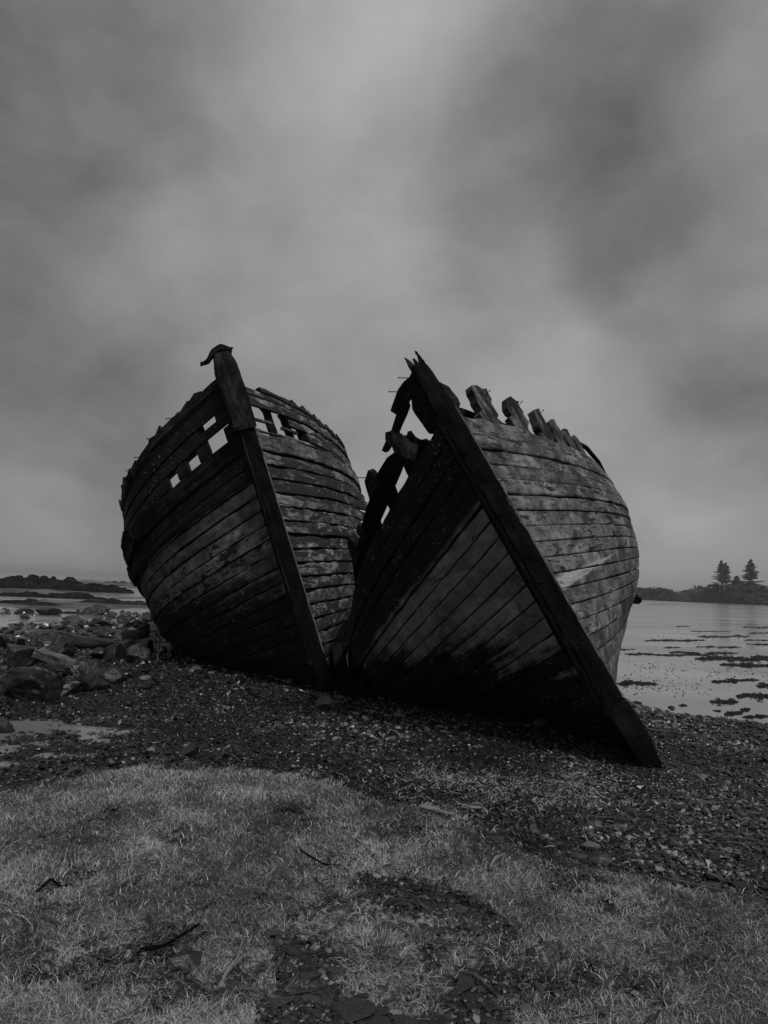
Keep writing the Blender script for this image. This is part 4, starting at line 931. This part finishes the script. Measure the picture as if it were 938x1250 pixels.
KE = [(330,905,90,14,260),(450,900,60,12,200),(720,1060,50,14,120),(560,935,90,8,160),(150,1030,60,14,50),(300,1010,60,10,40),(60,1120,40,14,40),(480,1050,50,14,90),(330,1180,30,20,60),(600,1180,50,20,70),(760,1130,60,12,50),(820,1180,60,20,60),(470,1100,60,10,70),(420,1170,50,20,25),(880,1150,40,20,40),(200,1080,80,20,50),(600,955,120,18,700),(540,985,60,12,160),(640,1010,70,16,420),(690,1045,60,10,160),(500,1022,26,8,90),(360,994,12,4,46),(560,1060,60,16,30),(250,925,120,16,260),(100,890,90,22,260),(60,900,60,14,160),
      (800,960,80,40,420),(880,1040,50,30,260),(740,1000,26,6,160),(110,1172,50,12,90),(210,1155,36,8,60),(400,1060,30,6,8),(440,1098,60,10,70),(230,1220,50,18,60),(350,875,120,10,220),(600,900,90,14,260),(860,1110,50,10,60),(30,975,30,4,40),(690,1225,60,22,60),(470,930,120,14,260)]
x, y = cloudpts(KE, 4); n = len(x); r_ = np.random.default_rng(77); D = np.hypot(x, y)
V, F, rn_ = ribbons(n, x, y, r_.uniform(.06, .26, n), r_.uniform(.0015, .006, n), 5, lift=.016, curl=2.2)
tag(link('seaweed_wrack', mesh_np('seaweed_wrack', V, F, m_kelp, None, {'rnd': rn_})), 'dark tangled seaweed strewn along the strandline', 'seaweed', kind='stuff')
m_straw, t, b = newmat('dry_straw'); rn = attr(t, 'rnd')
t.links.new(ramp(t, rn, [(0, .09), (.6, .26), (1, .55)]), b.inputs['Base Color']); b.inputs['Roughness'].default_value = .7
ST = [(720,965,22,18,300),(520,945,22,9,160),(575,990,20,5,60),(905,1010,30,30,60),(840,960,40,16,70),(90,885,60,14,60),(545,952,50,7,420),(610,965,60,10,420),(690,955,36,14,520),(650,980,60,10,160),(740,985,40,12,90),(560,985,30,6,60),(470,945,40,6,40),(860,1000,60,30,60),(500,900,150,12,60),(200,900,120,20,50),(620,1010,60,12,80)]
x, y = cloudpts(ST, 6); n = len(x)
V, F, rn_ = ribbons(n, x, y, r_.uniform(.04, .16, n), r_.uniform(.0012, .004, n), 9, lift=.016, curl=2.5)
tag(link('straw', mesh_np('straw', V, F, m_straw, None, {'rnd': rn_})), 'pale dead stalks caught in the seaweed along the strandline', 'straw', kind='stuff')

# ------------------------------------------------------------------ grass
NB = 430000
r_ = np.random.default_rng(99)
x, y = polar(int(NB*1.5), 1.5, 7.2, -46, 47, 1.0)
g = grass_amt(x, y); dens = .5+.7*fbm(x*3, y*3, 0, 3, 71)
kp = (r_.random(len(x)) < g*np.clip(dens+.45, .4, 1)) ; x, y = x[kp][:NB], y[kp][:NB]; n = len(x)
patch = fbm(x*1.7, y*1.7, 0, 4, 75); tall = .5+.5*fbm(x*5, y*5, 0, 3, 76)
z = ground_z(x, y)-.003; hgt = (.010+.022*r_.random(n)**1.5+.022*tall**2)*np.clip(1+.35*patch, .6, 1.4)*np.clip(.62+.11*np.hypot(x, y), .78, 1.15)
rare = r_.random(n) < .02; hgt = np.where(rare, hgt*1.7, hgt)
tf = np.hypot(x-TUFT[0], y-TUFT[1]) < .19; hgt = np.where(tf, hgt*1.25, hgt)
wd = (.0007+.0009*r_.random(n))*np.clip(np.hypot(x, y)/3.0, .72, 1.7)
la = r_.uniform(0, 6.28, n)+.8*fbm(x*2, y*2, 0, 2, 78); ln = r_.uniform(.3, 2.4, n)*hgt; fa = r_.uniform(0, 6.28, n)
if tf.any(): la = np.where(tf, np.arctan2(y-TUFT[1], x-TUFT[0])+r_.normal(0, .8, n), la)
fx, fy = np.cos(fa)*wd, np.sin(fa)*wd; lx, ly = np.cos(la)*ln, np.sin(la)*ln
B = np.stack([x, y, z], 1)
V = np.empty((n, 5, 3))
V[:, 0] = B+np.stack([fx, fy, 0*x], 1); V[:, 1] = B-np.stack([fx, fy, 0*x], 1)
mid = B+np.stack([lx*.35, ly*.35, hgt*.6], 1); V[:, 2] = mid-np.stack([fx, fy, 0*x], 1)*.8; V[:, 3] = mid+np.stack([fx, fy, 0*x], 1)*.8
V[:, 4] = B+np.stack([lx, ly, hgt*np.where(ln > hgt, .75, 1)], 1)
b0 = (np.arange(n)*5)[:, None]; F4 = np.concatenate([b0, b0+1, b0+2, b0+3], 1); F3 = np.concatenate([b0+3, b0+2, b0+4], 1)
tone = np.clip(.47+.45*patch+.40*(tall-.5)+.24*r_.normal(size=n), 0, .88); tone = np.where(r_.random(n) < .035, r_.uniform(.88, 1, n), tone)
m, t, b = newmat('turf_grass'); rn = attr(t, 'rnd')
t.links.new(ramp(t, rn, [(0, .03), (.4, .16), (.8, .40), (1, .8)]), b.inputs['Base Color']); b.inputs['Roughness'].default_value = .55; b.inputs['Specular IOR Level'].default_value = .3
tag(link('grass', mesh_np('grass', V.reshape(-1, 3), [F4, F3], m, None, {'rnd': np.repeat(tone, 5)})), 'short salt-marsh turf with pale dead blades', 'grass', kind='stuff')

# ------------------------------------------------------------------ sticks, driftwood and other odd pieces
def stick(name, label, cat, pts, w, mat, seed=1, taper=.5):
    """pts: (photo x, photo y, height above ground)"""
    P = []
    for px, py, hz in pts:
        gx, gy = at(px, py, hz); P.append((gx, gy, float(ground_z(gx, gy))*.8+hz))
    mb = MB(); k = len(P); o = np.array(P[0]); beam(mb, np.array(P)-o, list(np.linspace(w, w*taper, k)), list(np.linspace(w*.8, w*taper*.8, k)), seed=seed, wear=w*.12, n_per=.02, bev=.35, up=(0, 0, 1) if abs(P[-1][2]-P[0][2]) < .3 else (0, 1, 0))
    return tag(mb.build(name, mat, None, loc=o), label, cat)
M_BL = wood_mat('bleached_driftwood', .22, .48, .75, 2)
M_DR = wood_mat('grey_driftwood', .10, .22, .75, 2)
stick('dead_sprig', 'pale forked dead sprig lying on the foreground turf', 'dead plant', [(268,1215,.045),(276,1196,.06),(290,1176,.06),(297,1150,.08)], .013, M_BL, 3)
o_ = stick('side_stem', None, None, [(284,1188,.06),(298,1172,.06),(312,1168,.05)], .009, M_BL, 4)
for k_ in ('label', 'category'):
    if k_ in o_: del o_[k_]
spr = bpy.data.objects['dead_sprig']; o_.parent = spr; o_.matrix_parent_inverse = Matrix.Translation(-spr.location)
stick('driftwood_stick', 'pale flat driftwood splinter at the edge of turf and seaweed', 'driftwood', [(514,988,.04),(532,992,.05),(551,998,.04)], .03, M_BL, 5)
stick('driftwood_stick', 'short pale driftwood chip right of the longer splinter', 'driftwood', [(566,983,.04),(578,985,.06),(590,985,.05)], .026, M_BL, 6)
stick('driftwood_branch', 'thin grey branch lying across the shingle below the right boat stem tip', 'driftwood', [(790,889,.03),(820,892,.03),(850,897,.04),(872,899,.03)], .022, M_DR, 7)
stick('twig', 'thin grey twig on the shingle at the right edge', 'twig', [(812,1072,.02),(850,1080,.03),(900,1090,.02),(936,1098,.02)], .010, M_DR, 8)
stick('dead_grass', 'pale twisted dead stalks on the turf right of centre', 'dead plant', [(598,1066,.04),(606,1052,.06),(616,1048,.05),(612,1062,.04)], .014, M_BL, 9)
stick('dead_grass', 'bright dead stalk at the left edge of the turf', 'dead plant', [(-4,1092,.03),(8,1096,.04),(22,1101,.02)], .010, M_BL, 10)
stick('kelp_stalk', 'dark curved kelp stalk on the turf left of centre', 'seaweed', [(362,1038,.02),(375,1048,.03),(395,1060,.03),(418,1062,.02)], .012, M_TAR, 11)
stick('kelp_stalk', 'dark bent kelp stalk on the turf in the lower left', 'seaweed', [(170,1165,.03),(200,1160,.04),(225,1145,.03),(243,1135,.02)], .016, M_TAR, 12)
stick('kelp_stalk', 'dark forked kelp stalk on the turf near the left edge', 'seaweed', [(44,1096,.02),(62,1080,.04),(72,1090,.03),(88,1088,.02)], .014, M_TAR, 13)
# hoop of wrack / old rope loop on the shingle
cx0, cy0 = at(744, 1006, .03); ang = np.linspace(.2, 5.9, 26); P = [(cx0+.14*math.cos(a), cy0+.13*math.sin(a), .045+.012*math.sin(3*a)) for a in ang]
mb = MB(); beam(mb, P, [.008]*26, [.008]*26, seed=31, wear=.001, n_per=.02, bev=.4); tag(mb.build('rope_loop', M_DR), 'thin pale loop of old rope half buried in seaweed on the shingle', 'rope')
# pole leaning at the left boat
P0 = at(191, 822, .0); D0 = P0[1]; P1 = atdist(195, 775, D0+.1); mb = MB(); beam(mb, [(0, 0, 0), (P1[0]-P0[0], .1, P1[2])], [.035, .028], [.035, .028], up=(0, 1, 0), seed=33, wear=.003, n_per=.05, bev=.4)
tag(mb.build('pole', wood_mat('pale_pole', .12, .22, .7), None, loc=(P0[0], P0[1], 0)), 'thin pale pole propped upright against the left boat beside the boulders', 'pole')

for q, (pts, w, lab) in enumerate([([(-.70,10.9,.0),(-.48,11.0,.95)], .24, 'short splintered plank standing upright in the dark gap between the two wrecks'),
    ([(-.42,10.5,.0),(-.66,10.9,.62)], .20, 'broken plank sloping up to the left in the dark gap between the two wrecks'),
    ([(-.72,10.25,.06),(-.10,10.0,.16)], .22, 'fallen plank lying flat across the gap between the two wrecks'),
    ([(-.30,11.1,.0),(-.36,11.2,.80)], .26, 'upright broken stump of plank at the back right of the gap between the wrecks'),
    ([(-.55,10.2,.02),(-.30,9.7,.10)], .16, 'short plank end lying beside the left stem foot in the gap')]):
    mb = MB(); o = np.array(pts[0], float); P = np.array(pts, float)-o; beam(mb, [P[0], (P[0]+P[1])/2, P[1]], [w, w, w*.7], [.04]*3, seed=90+q, wear=.014, n_per=.05, xdir=(1, .3, 0) if pts[1][2] > .5 else None); tag(mb.build('fallen_plank', M_TAR, None, loc=o), lab, 'plank')  # fallen timbers, with more and bigger ones added to darken the gap

# ------------------------------------------------------------------ sea air
import bmesh
bm = bmesh.new(); bmesh.ops.create_cube(bm, size=1.0)
for v in bm.verts: v.co = Vector((v.co.x*16000, v.co.y*16000, v.co.z*46+18))
me = bpy.data.meshes.new('haze'); bm.to_mesh(me); bm.free()
m = bpy.data.materials.new('sea_haze'); m.use_nodes = True; t = m.node_tree; t.nodes.clear()
pv = N(t, 'ShaderNodeVolumePrincipled', ins={'Color': (.85, .85, .85, 1), 'Density': .0003, 'Anisotropy': .2}); oo = N(t, 'ShaderNodeOutputMaterial'); t.links.new(pv.outputs[0], oo.inputs['Volume'])
me.materials.append(m); tag(link('haze', me), 'thin grey sea haze hanging over the bay', 'haze', kind='stuff')
